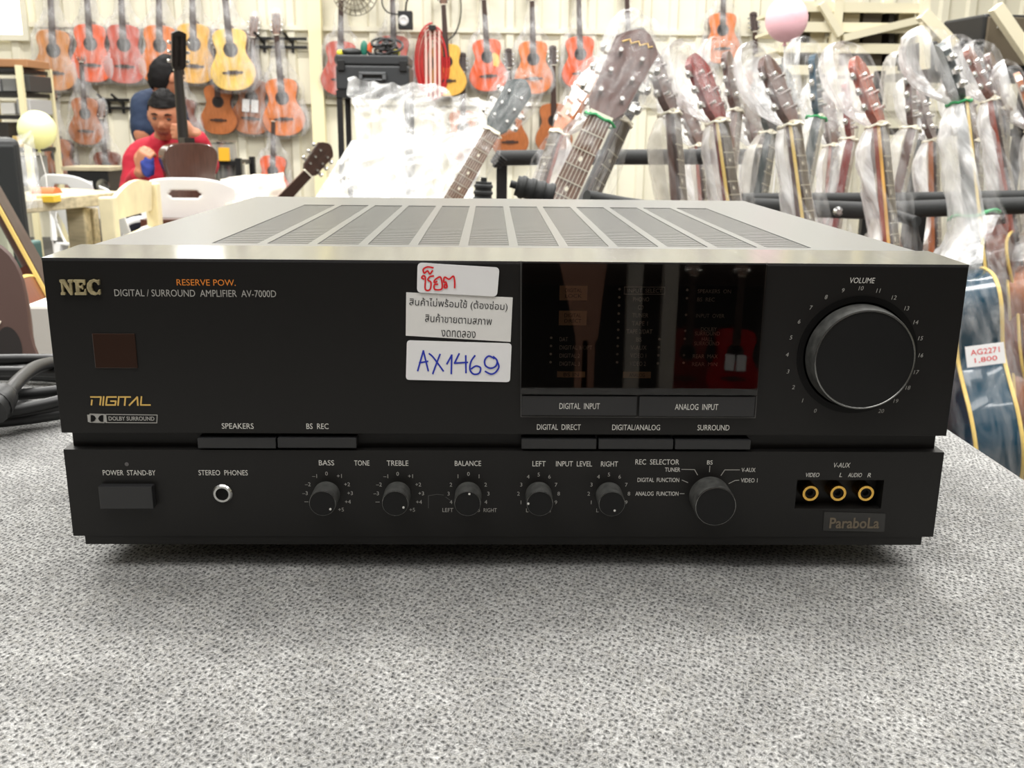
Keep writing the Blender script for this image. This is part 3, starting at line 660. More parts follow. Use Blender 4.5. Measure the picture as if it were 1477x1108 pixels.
def guitar(top, side, neck=None, head='slotted', detail=False, bag=None, seed=0, binding=None, fretboard=None, depth=.095, hang=False, pickguard=None, headcol=None, tie=None, body=True, headmark=False, mirror_pegs=True, labelcard=None, bridge=True, hl=1):
    neck = neck or m_rose; fretboard = fretboard or m_ebony; headcol = headcol or neck
    r = bpy.data.objects.new('guitar', None); COL.objects.link(r); hd = depth/2
    mb = MB(); n = len(OUT); e = .004
    ins = [(x*.975, .245+(z-.245)*.985) for x, z in OUT]
    rg = [[(x, -hd, z) for x, z in ins], [(x, -hd+e, z) for x, z in OUT], [(x, hd-e, z) for x, z in OUT], [(x, hd, z) for x, z in ins]]
    mb.rings(rg, 1); mb.m[-2] = 0
    for i in range(n): mb.m[i] = 0
    mb.build('body', [top, side], r, smooth=True)
    if binding:
        mb = MB()
        for yy in (-hd+.003, hd-.003): mb.tube([(x*1.002, yy, z) for x, z in OUT], .0042, 6, closed=True)
        mb.build('binding', binding, r)
    mb = MB(); mb.lathe([(.061, 0), (.061, .0012), (.048, .0014)], (0, -hd, .325), (0, -1, 0), 28); mb.build('rosette', m_ebony, r)
    mb = MB(); mb.lathe([(.048, 0), (.048, .0018), (0, .0018)], (0, -hd, .325), (0, -1, 0), 28); mb.build('soundhole', m_hole, r)
    if bridge:
        mb = MB(); mb.box(-.085, .085, -hd-.007, -hd, .135, .152); mb.box(-.042, .042, -hd-.011, -hd, .13, .16); mb.build('bridge', m_ebony, r)
    if pickguard:
        mb = MB(); mb.prism([(.045,.35),(.075,.36),(.11,.33),(.12,.27),(.10,.22),(.055,.24),(.052,.29)], -hd-.002, -hd); mb.build('pickguard', pickguard, r)
    if labelcard:
        mb = MB()
        for x0 in (-.075, .005): mb.box(x0, x0+.065, -hd-.02, -hd-.015, .2, .31)
        mb.build('label_card', m_label, r)
    NL = .36; zn = .489+NL; yf = -hd-.004
    mb = MB(); rg = []
    for z, w_, t in ((.487, .029, .030), (.52, .028, .025), (zn-.03, .0225, .019), (zn, .0222, .018)):
        rg.append([(w_*math.cos(PI+PI*j/10), yf+t*math.sin(PI*j/10), z) for j in range(11)])
    mb.rings(rg)
    mb.box(-.027, .027, -hd+.002, hd*.8, .478, .515)
    mb.build('neck', neck, r, smooth=True)
    mb = MB(); rg = []
    for z, w_ in ((.37, .0295), (zn, .0222)): rg.append([(-w_, yf-.006, z), (w_, yf-.006, z), (w_, yf, z), (-w_, yf, z)])
    mb.rings(rg); fb = mb.build('fretboard', fretboard, r)
    if detail:
        mb = MB()
        for k in range(1, 19):
            z = zn - .65*(1-2**(-k/12)); w_ = .0222+(.0295-.0222)*(zn-z)/(zn-.37); mb.box(-w_, w_, yf-.0075, yf-.006, z-.0011, z+.0011)
        mb.build('frets', m_fret, fb)
        mb = MB()
        for k in range(6): mb.tube([(-.017+k*.0068, yf-.008, zn), (-.024+k*.0096, yf-.010, .15)], .0006, 5)
        mb.build('strings', m_fret, r)
        mb = MB()
        for k in (3, 5, 7, 9):
            z = zn - .65*(1-2**(-(k-.5)/12)); mb.prism([(-.005, z), (0, z+.006), (.005, z), (0, z-.006)], yf-.0066, yf-.006)
        mb.build('inlays', m_bone, fb)
    mb = MB(); mb.box(-.023, .023, yf-.009, yf+.003, zn-.001, zn+.005); mb.build('nut', m_bone, r)
    # headstock, tilted back
    hm = Matrix.Translation((0, yf, zn+.004)) @ Matrix.Rotation(math.radians(-14), 4, 'X') @ Matrix.Diagonal((1, 1, hl, 1))
    mb = MB()
    if head == 'slotted':
        for x0, x1 in ((-.036, -.024), (-.007, .007), (.024, .036)): mb.box(x0, x1, 0, .016, .018, .165, 0, hm)
        mb.prism([(-.023, 0), (.023, 0), (.036, .02), (-.036, .02)], 0, .016, 0, hm); mb.prism([(-.036, .16), (.036, .16), (.036, .178), (.02, .187), (0, .192), (-.02, .187), (-.036, .178)], 0, .016, 0, hm)
        mb.box(-.03, .03, .013, .016, .018, .165, 0, hm)
    else:
        mb.prism([(-.023, 0), (.023, 0), (.036, .022), (.044, .16), (.030, .178), (.012, .192), (0, .196), (-.012, .192), (-.030, .178), (-.044, .16), (-.036, .022)], 0, .015, 0, hm)
    hs = mb.build('headstock', headcol, r)
    if headmark:
        mb = MB(); mb.tube([hm @ Vector((-.028+.0056*k, -.0008, .158+.004*((k*7) % 3-1)+.0012*k)) for k in range(11)], .0018, 6); mb.build('headstock_mark', m_gold, hs)
    def peg(mb, s, k):
        z = .042+.045*k; x = s*(.036 if head == 'slotted' else .040)
        mb.box(min(x, x+s*.012), max(x, x+s*.012), .004, .014, z-.008, z+.008, 0, hm)
        mb.tube([hm @ Vector((x, .008, z)), hm @ Vector((x+s*.014, .008, z))], .003, 6); a = hm @ Vector((x+s*.017, .008, z)); mb.ball(a, .009, 10, 6, .7, .7, 1)
        if head != 'slotted': b_ = hm @ Vector((s*.022, 0, z)); c_ = hm @ Vector((s*.022, -.012, z)); mb.tube([b_, c_], .0045, 8)
    if detail:
        for s in (-1, 1):
            for k in range(3):
                mb = MB(); peg(mb, s, k); mb.build('tuning_peg', m_tuner, hs)
    else:
        for s in (-1, 1):
            mb = MB(); [peg(mb, s, k) for k in range(3)]; mb.build('tuning_machine', m_tuner, hs)
    if hang:
        mb = MB(); mb.bar((0, .12+hd, .93), (0, -hd+.01, .88), .018, .012); mb.tube([(-.033, yf-.02, .875), (-.033, yf+.035, .87), (.033, yf+.035, .87), (.033, yf-.02, .875)], .006, 8); mb.build('wall_hanger', m_rubber, r)
    if bag: add_bag(r, 'wall' if bag == 'wall' else 'tied', seed, {'wall': m_film, 'clear': m_filmn, 'milky': m_filmw, 'thin': m_filmt, 'glint': m_filmq, 'grey': m_filmg}[bag], hl)
    if bag and bag != 'wall':
        mb = MB(); mb.tube([(.031*math.cos(2*PI*k/20), -.042+.025*math.sin(2*PI*k/20), TIEZ+.002*math.sin(k*1.9)) for k in range(20)], .0028, 6, closed=True); mb.build('bag_tie', tie or m_bone, r)
    return r
def orient(r, base, axis, front, scale=1.0):
    z = axis.normalized(); f = (front - z*front.dot(z)).normalized(); x = z.cross(f) * -1
    # local -y is the front, local x to the right seen from the front
    y = -f; x = y.cross(z)
    Mx = Matrix((x, y, z)).transposed().to_4x4() @ Matrix.Scale(scale, 4); Mx.translation = base; r.matrix_world = Mx
m_or = wood('orange_spruce', (214, 122, 62), .25); m_tan_g = wood('amber_tan_spruce', (196, 132, 76), .28); m_red_g = wood('red_orange_spruce', (222, 96, 52), .25)
m_pink_g = wood('faded_red_spruce', (190, 92, 78), .25); m_nat = wood('golden_natural_spruce', (232, 178, 88), .25); m_nat2 = wood('pale_natural_spruce', (240, 196, 104), .25)
m_brn = wood('brown_cedar', (168, 100, 58), .28); m_mah = wood('mahogany', (112, 56, 36), .3); m_yel = wood('yellow_spruce', (226, 176, 84), .25)
def hang_guitar(bx, by, nx, ny, wpx, top, label, side=None, bag='wall', seed=0, group='guitars hanging along the back wall', off=.085, **kw):
    d = DW-off-.03; b = at(bx, by, d); c = at(nx, ny, d); sc = wpx/PXM(d)/.374
    ax = c-b; ax.y = 0
    r = guitar(top, side or m_mah, bag=bag, seed=seed, hang=True, **kw); r.name = 'guitar'
    orient(r, b, ax, Vector((0, -1, 0)), sc); tag(r, label, 'guitar', group); return r
hang_guitar(83, 131, 77, 0, 60, m_tan_g, 'amber tan classical guitar at the left end of the top row on the wall', seed=1)
hang_guitar(137, 119, 129, 0, 57, m_red_g, 'red-orange classical guitar next to the amber tan one in the top row', seed=2)
hang_guitar(184, 121, 178, 0, 58, m_pink_g, 'faded red guitar in a cloudy bag, third in the top row', seed=3)
hang_guitar(234, 122, 232, 0, 58, m_or, 'orange classical guitar partly behind the blue-shirted person', seed=1)
hang_guitar(283, 121, 280, 0, 59, m_nat, 'golden natural guitar right of the raised dark headstock', seed=2)
hang_guitar(341, 131, 327, 0, 61, m_nat2, 'pale natural guitar tilted on the wall with glossy reflections', seed=3, off=.21)
hang_guitar(413, 196, 400, 42, 58, m_or, 'orange guitar in clear bag right of the pale one, left of the cream column', seed=1)
hang_guitar(128, 209, 121, 100, 48, m_brn, 'small brown classical guitar below the red-orange one', seed=2, off=.1)
hang_guitar(88, 272, 80, 150, 52, m_brn, 'reddish guitar with pale bagged neck behind the yellow-green balloon', seed=3)
hang_guitar(318, 194, 313, 70, 50, m_brn, 'brown guitar with dark soundhole half hidden below the pale natural one', seed=1, off=.085, bag=None)
hang_guitar(363, 194, 366, 70, 56, m_brn, 'brown guitar with two white cards on its top', seed=2, off=.05, labelcard=True)
hang_guitar(394, 290, 396, 170, 48, m_red_g, 'red guitar hanging lowest beside the cream column', seed=3)
hang_guitar(160, 282, 146, 140, 46, m_mah, 'dark guitar behind the seated man, only its headstock and neck showing', bag='wall', seed=1)
hang_guitar(268, 205, 262, 100, 44, m_mah, 'dark brown bagged guitar right behind the blue-shirted person', bag='wall', seed=2, off=.12)
hang_guitar(492, 138, 493, 0, 54, m_pink_g, 'faded red guitar half behind the black tool case, left side', seed=3)
hang_guitar(570, 130, 567, 0, 54, m_pink_g, 'faded red guitar behind the black tool case, its neck rising above it', seed=1)
hang_guitar(647, 139, 641, 25, 52, m_yel, 'yellow guitar directly right of the red hose coil', seed=2, off=.1, bag=None)
hang_guitar(706, 132, 698, 2, 52, m_red_g, 'red-orange guitar on the wall left of two small headstocks', seed=3, pickguard=m_nat2)
hang_guitar(770, 136, 767, 2, 53, m_or, 'orange guitar on the wall above the leaning acoustic neck', seed=1)
hang_guitar(838, 128, 834, 0, 52, m_red_g, 'orange-red guitar half hidden behind the big brown headstock', seed=2)
hang_guitar(907, 130, 903, -10, 52, m_brn, 'brown guitar on the wall behind the big brown headstock, neck only', seed=3)
hang_guitar(1040, 92, 1042, -30, 50, m_or, 'orange guitar on the wall left of the pink balloon', seed=1)
for i, (bx, by, nx, ny, lb) in enumerate(((669, 232, 667, 66, 'dark headstock of a low guitar left of the red-orange one'), (736, 226, 733, 58, 'dark headstock of a low guitar between the red-orange and orange ones'), (799, 222, 797, 52, 'dark headstock of a low guitar right of the orange one'), (1090, 175, 1086, 8, 'dark headstock of a low guitar beneath the pink balloon'))):
    hang_guitar(bx, by, nx, ny, 52, m_brn, lb, bag=None, neck=m_ebony, group='low guitars on the back wall', off=.06)

# wall rails and hooks
for lab, (x0, x1, yy) in (('black steel hook rail on the wall right of the pale natural guitar', (362, 444, 62)), ('black steel hook rail low on the wall behind the seated man', (150, 190, 150))):
    r = empty('hook_rail', wpt(x0, yy)); m = MB(); L_ = wpt(x1, yy).x-wpt(x0, yy).x
    for dz in (0.035, -.035): m.box(0, L_, -.06, -.03, dz-.012, dz+.012)
    m.build('rail', m_rubber, r)
    for k in range(2): m = MB(); xx = L_*(.25+.5*k); m.bar((xx, -.04, -.08), (xx, -.04, .04), .02, .02); m.bar((xx, -.05, .0), (xx-.06, -.14, .08), .016, .016); m.build('hook', m_rubber, r)
    tag(r, lab, 'rail')

# ------------------------------------------------------------------ things on and before the back wall
def quad_box(x0, y0, x1, y1, d, depth, name, material, label, cat, group=None, bevel=.006, parent=None, tofloor=False):
    a, b = at(x0, y0, d), at(x1, y1, d); zb = 0 if tofloor else b.z
    mb = MB(); mb.box(-(b.x-a.x)/2, (b.x-a.x)/2, 0, depth, 0, a.z-zb)
    o = mb.build(name, material, parent, bevel=bevel, loc=((a.x+b.x)/2, a.y, zb))
    if label: tag(o, label, cat, group)
    return o
# shelf of goods at the far left
def shelf(x0, x1, ys, d, depth, label, name='storage_shelf', m_post=None, m_board=None):
    a, b = at(x0, ys[0], d), at(x1, ys[-1], d); r = empty(name, (a.x, a.y, 0)); tag(r, label, 'shelf'); W_ = b.x-a.x
    for px_ in (0, W_):
        for py_ in (0, depth): mb = MB(); mb.box(px_-.02, px_+.02, py_-.02, py_+.02, 0, a.z+.02); mb.build('post', m_post or m_rubber, r)
    for yy in ys: z = at(x0, yy, d).z; mb = MB(); mb.box(0, W_, 0, depth, z-.03, z); mb.build('board', m_board or m_rubber, r)
    return r
sx = -60
shelf(sx, 46, (97, 132, 165, 213, 262), 7.6, .5, 'shelf of stored goods with dark boards under the bright window', m_post=mat('cream_steel_column', (238, 228, 186), .5), m_board=mat('shelf_black', (34, 32, 31), .5))
random.seed(11)
goods = [(-58,84,40,97,'stained_box','wooden case with a pale brown lid on the top board of the left shelf',(168,122,84)), (2,113,24,132,'goods_box','grey metal unit on the second board of the left shelf',(128,128,126)), (26,108,44,132,'goods_box','black metal unit on the second board of the left shelf',(58,58,58)),
         (0,148,22,165,'goods_box','white carton on the third board of the left shelf',(222,220,214)), (23,143,45,165,'goods_box','silver audio unit on the third board of the left shelf',(178,178,178)), (-4,176,15,213,'goods_box','dark cabinet on the fourth board of the left shelf',(50,46,44)), (17,196,44,213,'goods_box','yellowed carton on the fourth board of the left shelf',(214,186,120)),
         (-40,226,40,262,'goods_box','grey bundle box on the lowest board of the left shelf',(150,150,148)), (-55,112,0,132,'goods_box','silver unit at the left edge of the second board',(196,196,196))]
for x0, y0, x1, y1, nm, lb, c in goods:
    o = quad_box(x0, y0, x1, y1, 7.63, .38, 'storage_box', mat('box_%d_%d_%d' % c, c, .5), lb, 'box', 'boxes on the left shelf')
# case on a cart with tools on top
a = at(485, 130, 5.6); b = at(590, 80, 5.6)
r = empty('tool_case', ((a.x+b.x)/2, a.y, a.z)); tag(r, 'black plastic tool case with a recessed handle standing before the wall', 'case')
W_ = b.x-a.x; hh = b.z-a.z; m_case = mat('black_case_plastic', (46, 48, 50), .45)
m = MB(); m.box(-W_/2, W_/2, 0, .32, 0, hh*.72); m.build('case_body', m_case, r, bevel=.012)
m = MB(); m.box(-W_/2+.005, W_/2-.005, -.005, .325, hh*.72+.002, hh); lid = m.build('lid', m_case, r, bevel=.008)
m = MB(); m.box(-.075, .075, -.022, 0, hh*.44, hh*.52); m.box(-.075, -.055, -.022, 0, hh*.3, hh*.5); m.box(.055, .075, -.022, 0, hh*.3, hh*.5); m.box(-.06, .06, -.012, 0, hh*.28, hh*.33); m.build('handle', mat('grey_handle', (92, 94, 96), .4), r, bevel=.004)
for s in (-1, 1): m = MB(); m.box(s*W_*.42-.02, s*W_*.42+.02, -.014, 0, hh*.55, hh*.85); m.build('latch', m_rubber, r, bevel=.003)
ct = empty('cart', ((a.x+b.x)/2, a.y, 0)); tag(ct, 'black cart with thin legs carrying the tool case', 'cart')
m = MB(); m.box(-W_*.5, W_*.5, -.01, .34, a.z-.04, a.z); m.build('deck', m_rubber, ct)
m = MB(); m.box(-W_*.5, W_*.5, -.01, .34, .35, .38); m.build('lower_deck', m_rubber, ct)
for sx_ in (-1, 1):
    for yy in (.01, .32): m = MB(); m.box(sx_*W_*.46-.015, sx_*W_*.46+.015, yy-.015, yy+.015, 0, a.z-.04); m.build('leg', m_rubber, ct)
quad_box(486, 178, 504, 206, 5.55, .12, 'battery_box', m_case, 'small black box low on the cart below the tool case', 'box').location.z = .38
zt_ = b.z; top0 = r.location
def blob(name, px, w_, h_, c, label, cat='tool', sy=.6):
    x = at(px, 80, 5.7).x; mb = MB(); mb.ball((0, 0, h_/2), 1, 14, 9, w_/2, w_/2*sy, h_/2)
    for i, v in enumerate(mb.v):
        k = 1+.25*noise.noise(Vector(v)*30+Vector((px, 0, 0))); mb.v[i] = (v[0]*k, v[1]*k, v[2])
    o = mb.build(name, mat('blob_%d_%d_%d' % c, c, .5), smooth=True, loc=(x, top0.y+.12, zt_)); tag(o, label, cat, 'odds and ends on the tool case'); return o
blob('clamp', 490, .04, .035, (215, 205, 60), 'yellow clamp at the left end of the tool case lid'); blob('clamp', 571, .05, .04, (205, 195, 55), 'yellow clamp at the right end of the tool case lid')
blob('cable_bundle', 507, .12, .045, (36, 37, 36), 'small black cable bundle left on the tool case'); blob('spool', 525, .045, .085, (32, 110, 90), 'green spool on the tool case'); blob('spool', 533, .03, .075, (225, 95, 45), 'orange spool on the tool case beside the green one')
m = MB(); random.seed(5)
for k in range(9):
    cx, cz, rr = random.uniform(-.05, .06), random.uniform(.02, .08), random.uniform(.03, .06); ph = random.uniform(0, 3)
    m.tube([(cx+rr*math.cos(t*2*PI/18), .1*math.sin(ph)*math.sin(t*2*PI/18)+.02*k/9, max(.008, cz+rr*.6*math.sin(t*2*PI/18))) for t in range(18)], .0075, 6, closed=True)
o = m.build('cable_bundle', m_rubber, smooth=True, loc=(at(552, 80, 5.7).x, top0.y+.12, zt_)); tag(o, 'tall tangle of black cables on the right of the tool case', 'cable', 'odds and ends on the tool case')
# red hose coil hung on the wall
p = wpt(625, 90, .12); hc = empty('hose_coil', p); tag(hc, 'red hose hung in tall narrow loops on the cream wall', 'hose')
s_ = 1/PXM(DW-.12); loop_ = []
for k in range(6):
    for t in range(32):
        a_ = 2*PI*t/32; kk = k+t/32; rx = (24.5-kk*3.1)*s_; rz = (50-kk*3.0)*s_
        loop_.append((rx*math.cos(a_+PI/2), -.05-.015*(k % 2), rz*math.sin(a_+PI/2) - kk*1.0*s_))
m = MB(); m.tube(loop_, .0085, 8); m.build('hose', mat('red_hose', (196, 44, 46), .35), hc, smooth=True)
m = MB(); m.box(-.03, .03, -.14, .09, 50*s_-.06, 50*s_-.025); m.build('peg', m_rubber, hc)
m = MB()
for k in (-9, -3, 3, 9): m.tube([(k*s_, -.085, (40)*s_), (k*s_, -.085, -46*s_)], .011, 6)
m.build('pale_hose_run', mat('pale_pink_hose', (232, 196, 186), .4), hc)
# fan and clip lamp at the top edge
p = wpt(512, -12, .5); fn = empty('wall_fan', p); tag(fn, 'wire-caged wall fan at the top edge above the tool case', 'fan'); m_wire = mat('fan_wire', (120, 112, 96), .4, metal=.5)
m = MB(); R_ = .185
for k in range(5): rr = R_*(k+1)/5; m.tube([(rr*math.cos(t*2*PI/32), -.10+.1*(rr/R_)**2, rr*math.sin(t*2*PI/32)) for t in range(32)], .004, 5, closed=True)
for k in range(24): a_ = 2*PI*k/24; m.tube([(R_*t/5*math.cos(a_), -.10+.1*(t/5)**2, R_*t/5*math.sin(a_)) for t in range(6)], .0028, 4)
for k in range(24): a_ = 2*PI*k/24; m.tube([(R_*t/5*math.cos(a_), .08-.08*(t/5)**2, R_*t/5*math.sin(a_)) for t in range(6)], .0028, 4)
m.build('cage', m_wire, fn)
m = MB()
for k in range(4):
    a_ = PI/2*k; u = Vector((math.cos(a_), 0, math.sin(a_))); v = Vector((-math.sin(a_), 0, math.cos(a_)))
    m.add([u*.03-v*.02+Vector((0,-.02,0)), u*.03+v*.03+Vector((0,.02,0)), u*.155+v*.07+Vector((0,.02,0)), u*.165-v*.02+Vector((0,-.025,0))], [(0,1,2,3)])
o = m.build('blades', mat('fan_blade', (196, 190, 170), .4), fn); sd = o.modifiers.new('thick', 'SOLIDIFY'); sd.thickness = .003
m = MB(); m.lathe([(.06, .03), (.055, .16), (.02, .18), (.02, .47)], (0, 0, 0), (0, 1, 0), 20); m.build('motor', m_wire, fn)
p = wpt(585, 30, .3); cl = empty('hanging_speaker', p); tag(cl, 'small black box speaker hanging by a strap near the top edge', 'speaker')
m = MB(); m.box(-.06, .06, -.05, .05, -.07, .075); m.build('box', m_rubber, cl, bevel=.006, loc=None)
m = MB(); m.lathe([(.042, 0), (.042, .006), (.03, .01), (.012, .004), (0, .004)], (-.012, -.05, -.002), (0, -1, 0), 24); m.build('cone', mat('pale_cone', (200, 198, 196), .4), cl)
m = MB(); m.tube([(0, 0, .07), (.01, -.01, .14), (.035, 0, .2), (.04, .02, .3), (.04, .27, .34)], .008, 6); m.build('strap', m_rubber, cl)
for lab, pts_ in (('black cable looping down from the hanging speaker', [(551,-6),(552,8),(560,18),(576,21)]), ('thin dark cable curving down the wall right of the red hose', [(664,-6),(665,15),(662,35),(655,50),(646,60),(650,75),(658,90),(656,120),(653,136)])):
    o = MB(); P = [wpt(x, y, .05 if x > 600 else .3) for x, y in pts_]; o.tube(catmull(P, 8), .006, 6); tag(o.build('cable', m_rubber, smooth=True), lab, 'cable')
# balloons
def balloon(px, py, rpx, d, mtl, label, drop):
    p = at(px, py, d); r_ = rpx/PXM(d); e_ = empty('balloon', p); tag(e_, label, 'balloon')
    mb = MB(); mb.ball((0, 0, 0), r_, 32, 20, 1, 1, 1.04); mb.build('skin', mtl, e_, smooth=True)
    mb = MB(); mb.lathe([(.003, 0), (.008, .012), (.004, .013)], (0, 0, -r_*1.03), (0, 0, -1), 12); mb.build('knot', mtl, e_)
    mb = MB(); mb.tube([(0, 0, -r_*1.04-.01), (.01, .01, -r_-.1), (0, .02, -drop)], .0022, 6); mb.build('stick', m_label, e_)
balloon(53.5, 187.5, 25, 4.0, mat('pale_yellow_green_rubber', (236, 240, 178), .3), 'pale yellow-green balloon at the left among the shelves', .95)
balloon(1134.5, 28, 28.5, 3.4, mat('pale_pink_rubber', (250, 200, 210), .3), 'pale pink balloon near the top edge above the bagged guitars', 1.0)

# storage rack with braces at the upper right
m_steel = mat('cream_painted_steel', (232, 224, 196), .45); D_ = 6.6
rk = empty('pallet_rack', (at(1150, 100, D_).x, at(1150, 0, D_).y, 0)); tag(rk, 'cream steel rack with horizontal rails and diagonal braces at upper right', 'rack'); o_ = rk.location
def rp(px, py, d=D_): return at(px, py, d)-o_
for px in (1209, 1333):
    m = MB(); x = rp(px, 0).x; m.box(x-.03, x+.03, -.03, .03, 0, 2.6); m.build('upright', m_steel, rk)
    m = MB(); m.box(x-.03, x+.03, .6, .66, 0, 2.6); m.build('upright', m_steel, rk)
for py in (11, 40, 70, 102):
    m = MB(); z = rp(1240, py).z; m.box(rp(1130, 0).x, rp(1338, 0).x, -.02, .02, z-.03, z+.03); m.build('rail', m_steel, rk)
    m = MB(); m.box(rp(1130, 0).x, rp(1338, 0).x, .02, .64, z-.02, z-.0); m.build('shelf_board', m_steel, rk)
for a_, b_ in (((1212, 56), (1328, 28)), ((1181, 6), (1208, 52)), ((1336, 26), (1372, 62)), ((1436, 14), (1482, 74))):
    m = MB(); m.bar(rp(*a_)+Vector((0,-.05,0)), rp(*b_)+Vector((0,-.05,0)), .045, .045); m.build('brace', m_steel, rk)
k = 0
for py in (40, 70, 102):
    for px, w_, c in ((1158, 14, (66, 60, 52)), (1182, 20, (196, 186, 160)), (1232, 22, (188, 178, 150)), (1262, 26, (84, 76, 66)), (1290, 8, (46, 42, 40)), (1312, 22, (178, 170, 146))):
        pos = ('far left', 'left', 'middle left', 'middle', 'middle right', 'far right')[k % 6]; row = ('top', 'middle', 'lowest')[k//6]; k += 1
        zb = at(px, py, D_).z; cx = at(px, py, D_).x; mb = MB(); ww = w_/PXM(D_)/2; mb.box(-ww, ww, 0, .34, 0, .095+.012*(k % 3)); o = mb.build('storage_box', mat('rackbox_%d' % c[0], c, .6), bevel=.004, loc=(cx, o_.y+.06, zb)); tag(o, '%s box at the %s of the %s visible rack shelf' % ('dark' if c[0] < 90 else 'pale', pos, row), 'box', 'boxes on the cream rack')
# amplifiers on a steel shelf at the far right
m_grille = mat('brown_grille_cloth', (92, 82, 66), .85, bump=.4, bscale=900)
sh = shelf(1336, 1560, (100, 185), 4.2, .5, 'dark steel shelf carrying two guitar amplifiers at the right edge')
for a_, b_ in (((1436, 10), (1500, 104)), ((1330, 20), (1374, 66))):
    m = MB(); m.bar(at(*a_, 3.95)-sh.location, at(*b_, 3.95)-sh.location, .045, .045); m.build('brace', m_steel, sh)
m = MB(); m.bar(at(1334, -30, 3.95)-sh.location, at(1334, 100, 3.95)-sh.location, .03, .03); m.build('post', m_steel, sh)
a, b = at(1418, 20, 4.1), at(1540, 99, 4.1); zs = at(1336, 100, 4.2).z
r = empty('guitar_amplifier', ((a.x+b.x)/2, a.y, zs)); tag(r, 'large guitar amplifier with brown grille cloth at the upper right corner', 'amplifier'); W_ = b.x-a.x; hh = a.z-zs
r.rotation_euler = (0, 0, math.radians(8))
m = MB(); m.box(-W_/2, W_/2, .01, .3, 0, hh); m.build('cabinet', m_rubber, r, bevel=.012); m = MB(); m.box(-W_/2+.012, W_/2-.012, -.004, .01, .012, hh-.012); m.build('grille', m_grille, r, bevel=.004)
m = MB(); m.tube([(-W_/2+.05+.008*k, -.006, hh-.055+.014*math.sin(k*1.9)) for k in range(8)], .0028, 6); m.build('name_badge', mat('grey_badge', (150, 146, 136), .4), r)
a, b = at(1345, 57, 4.05), at(1419, 100, 4.05); r = empty('guitar_amplifier', ((a.x+b.x)/2, a.y+.05, zs)); tag(r, 'low black amplifier head beside the brown-grilled amplifier', 'amplifier'); W_ = b.x-a.x; hh = a.z-zs
m = MB(); m.box(-W_/2, W_/2, .01, .28, 0, hh); m.build('cabinet', m_rubber, r, bevel=.01); m = MB(); m.box(-W_/2+.01, W_/2-.01, 0, .012, .01, hh*.68); m.build('grille', mat('dark_grille', (52, 52, 48), .8, bump=.4, bscale=900), r)
for k in range(3): m = MB(); m.lathe([(.006, 0), (.005, .01), (0, .01)], (-W_*.1+.02*k, .01, hh*.84), (0, -1, 0), 12); m.build('control_knob', m_label, r)
# ------------------------------------------------------------------ leaning guitars on the rack behind the table
m_green = mat('green_band', (60, 160, 100), .5); m_blk = mat('gloss_black_lacquer', (30, 32, 38), .2, coat=.6); m_teal = mat('teal_lacquer', (22, 62, 82), .15, coat=.8)
m_wine = wood('wine_red_wood', (120, 40, 36), .25); m_cherry = wood('cherry_wood', (150, 70, 52), .25); m_choc = wood('chocolate_wood', (80, 46, 36), .3); m_slate = mat('dark_slate_lacquer', (58, 66, 66), .25, coat=.4)
GRP = 'bagged guitars leaning on the rack'
def lean_guitar(nut, low, dn, dl, phi, label, sc=1.0, **kw):
    lean = kw.pop('lean', 9); dl = dn - math.hypot(nut[0]-low[0], nut[1]-low[1])*dn/FPX*math.tan(math.radians(lean))
    N_, L_ = at(*nut, dn), at(*low, dl); ax = (N_-L_).normalized(); f = Vector((math.sin(math.radians(phi)), -math.cos(math.radians(phi)), 0)); base = N_ - ax*.849*sc - f*.055*sc
    kw.setdefault('detail', True)
    r = guitar(kw.pop('top', m_choc), kw.pop('side', m_choc), **kw); orient(r, base, ax, f, sc); tag(r, label, 'guitar', GRP); return r
gA = lean_guitar((862, 178), (808, 292), 1.92, 1.80, -12, 'acoustic guitar with broad brown headstock and rosewood fretboard leaning right, front of rack', top=m_nat, side=m_mah, neck=m_choc, head='solid', headcol=m_choc, fretboard=m_rose, bag='glint', seed=4, headmark=True, tie=m_green, sc=1.03)
lean_guitar((708, 194), (652, 290), 2.55, 2.5, -8, 'guitar with a spotted brown fretboard slanting under the big plastic wrap', top=m_nat, side=m_mah, neck=m_ebony, fretboard=m_rose, head='solid', headcol=m_slate, bag='glint', seed=5, sc=.84)
lean_guitar((800, 200), (776, 275), 2.5, 2.4, -62, 'guitar in white plastic with a thin orange neck edge, left of the brown headstock', top=m_nat, side=m_mah, neck=m_cherry, head='solid', headcol=m_brn, bag='milky', seed=8)
lean_guitar((906, 166), (866, 256), 2.05, 1.98, 56, 'black guitar with black headstock slanting right behind the brown headstock', top=m_blk, side=m_blk, neck=m_blk, head='solid', headcol=m_blk, fretboard=m_ebony, bag='clear', seed=6)
lean_guitar((974, 168), (984, 292), 2.15, 2.1, 60, 'guitar in a greyish bag with yellow neck edge, just right of the black one', top=m_choc, side=m_choc, neck=m_choc, head='solid', headcol=m_choc, bag='grey', seed=7, binding=m_cream, hl=.8)
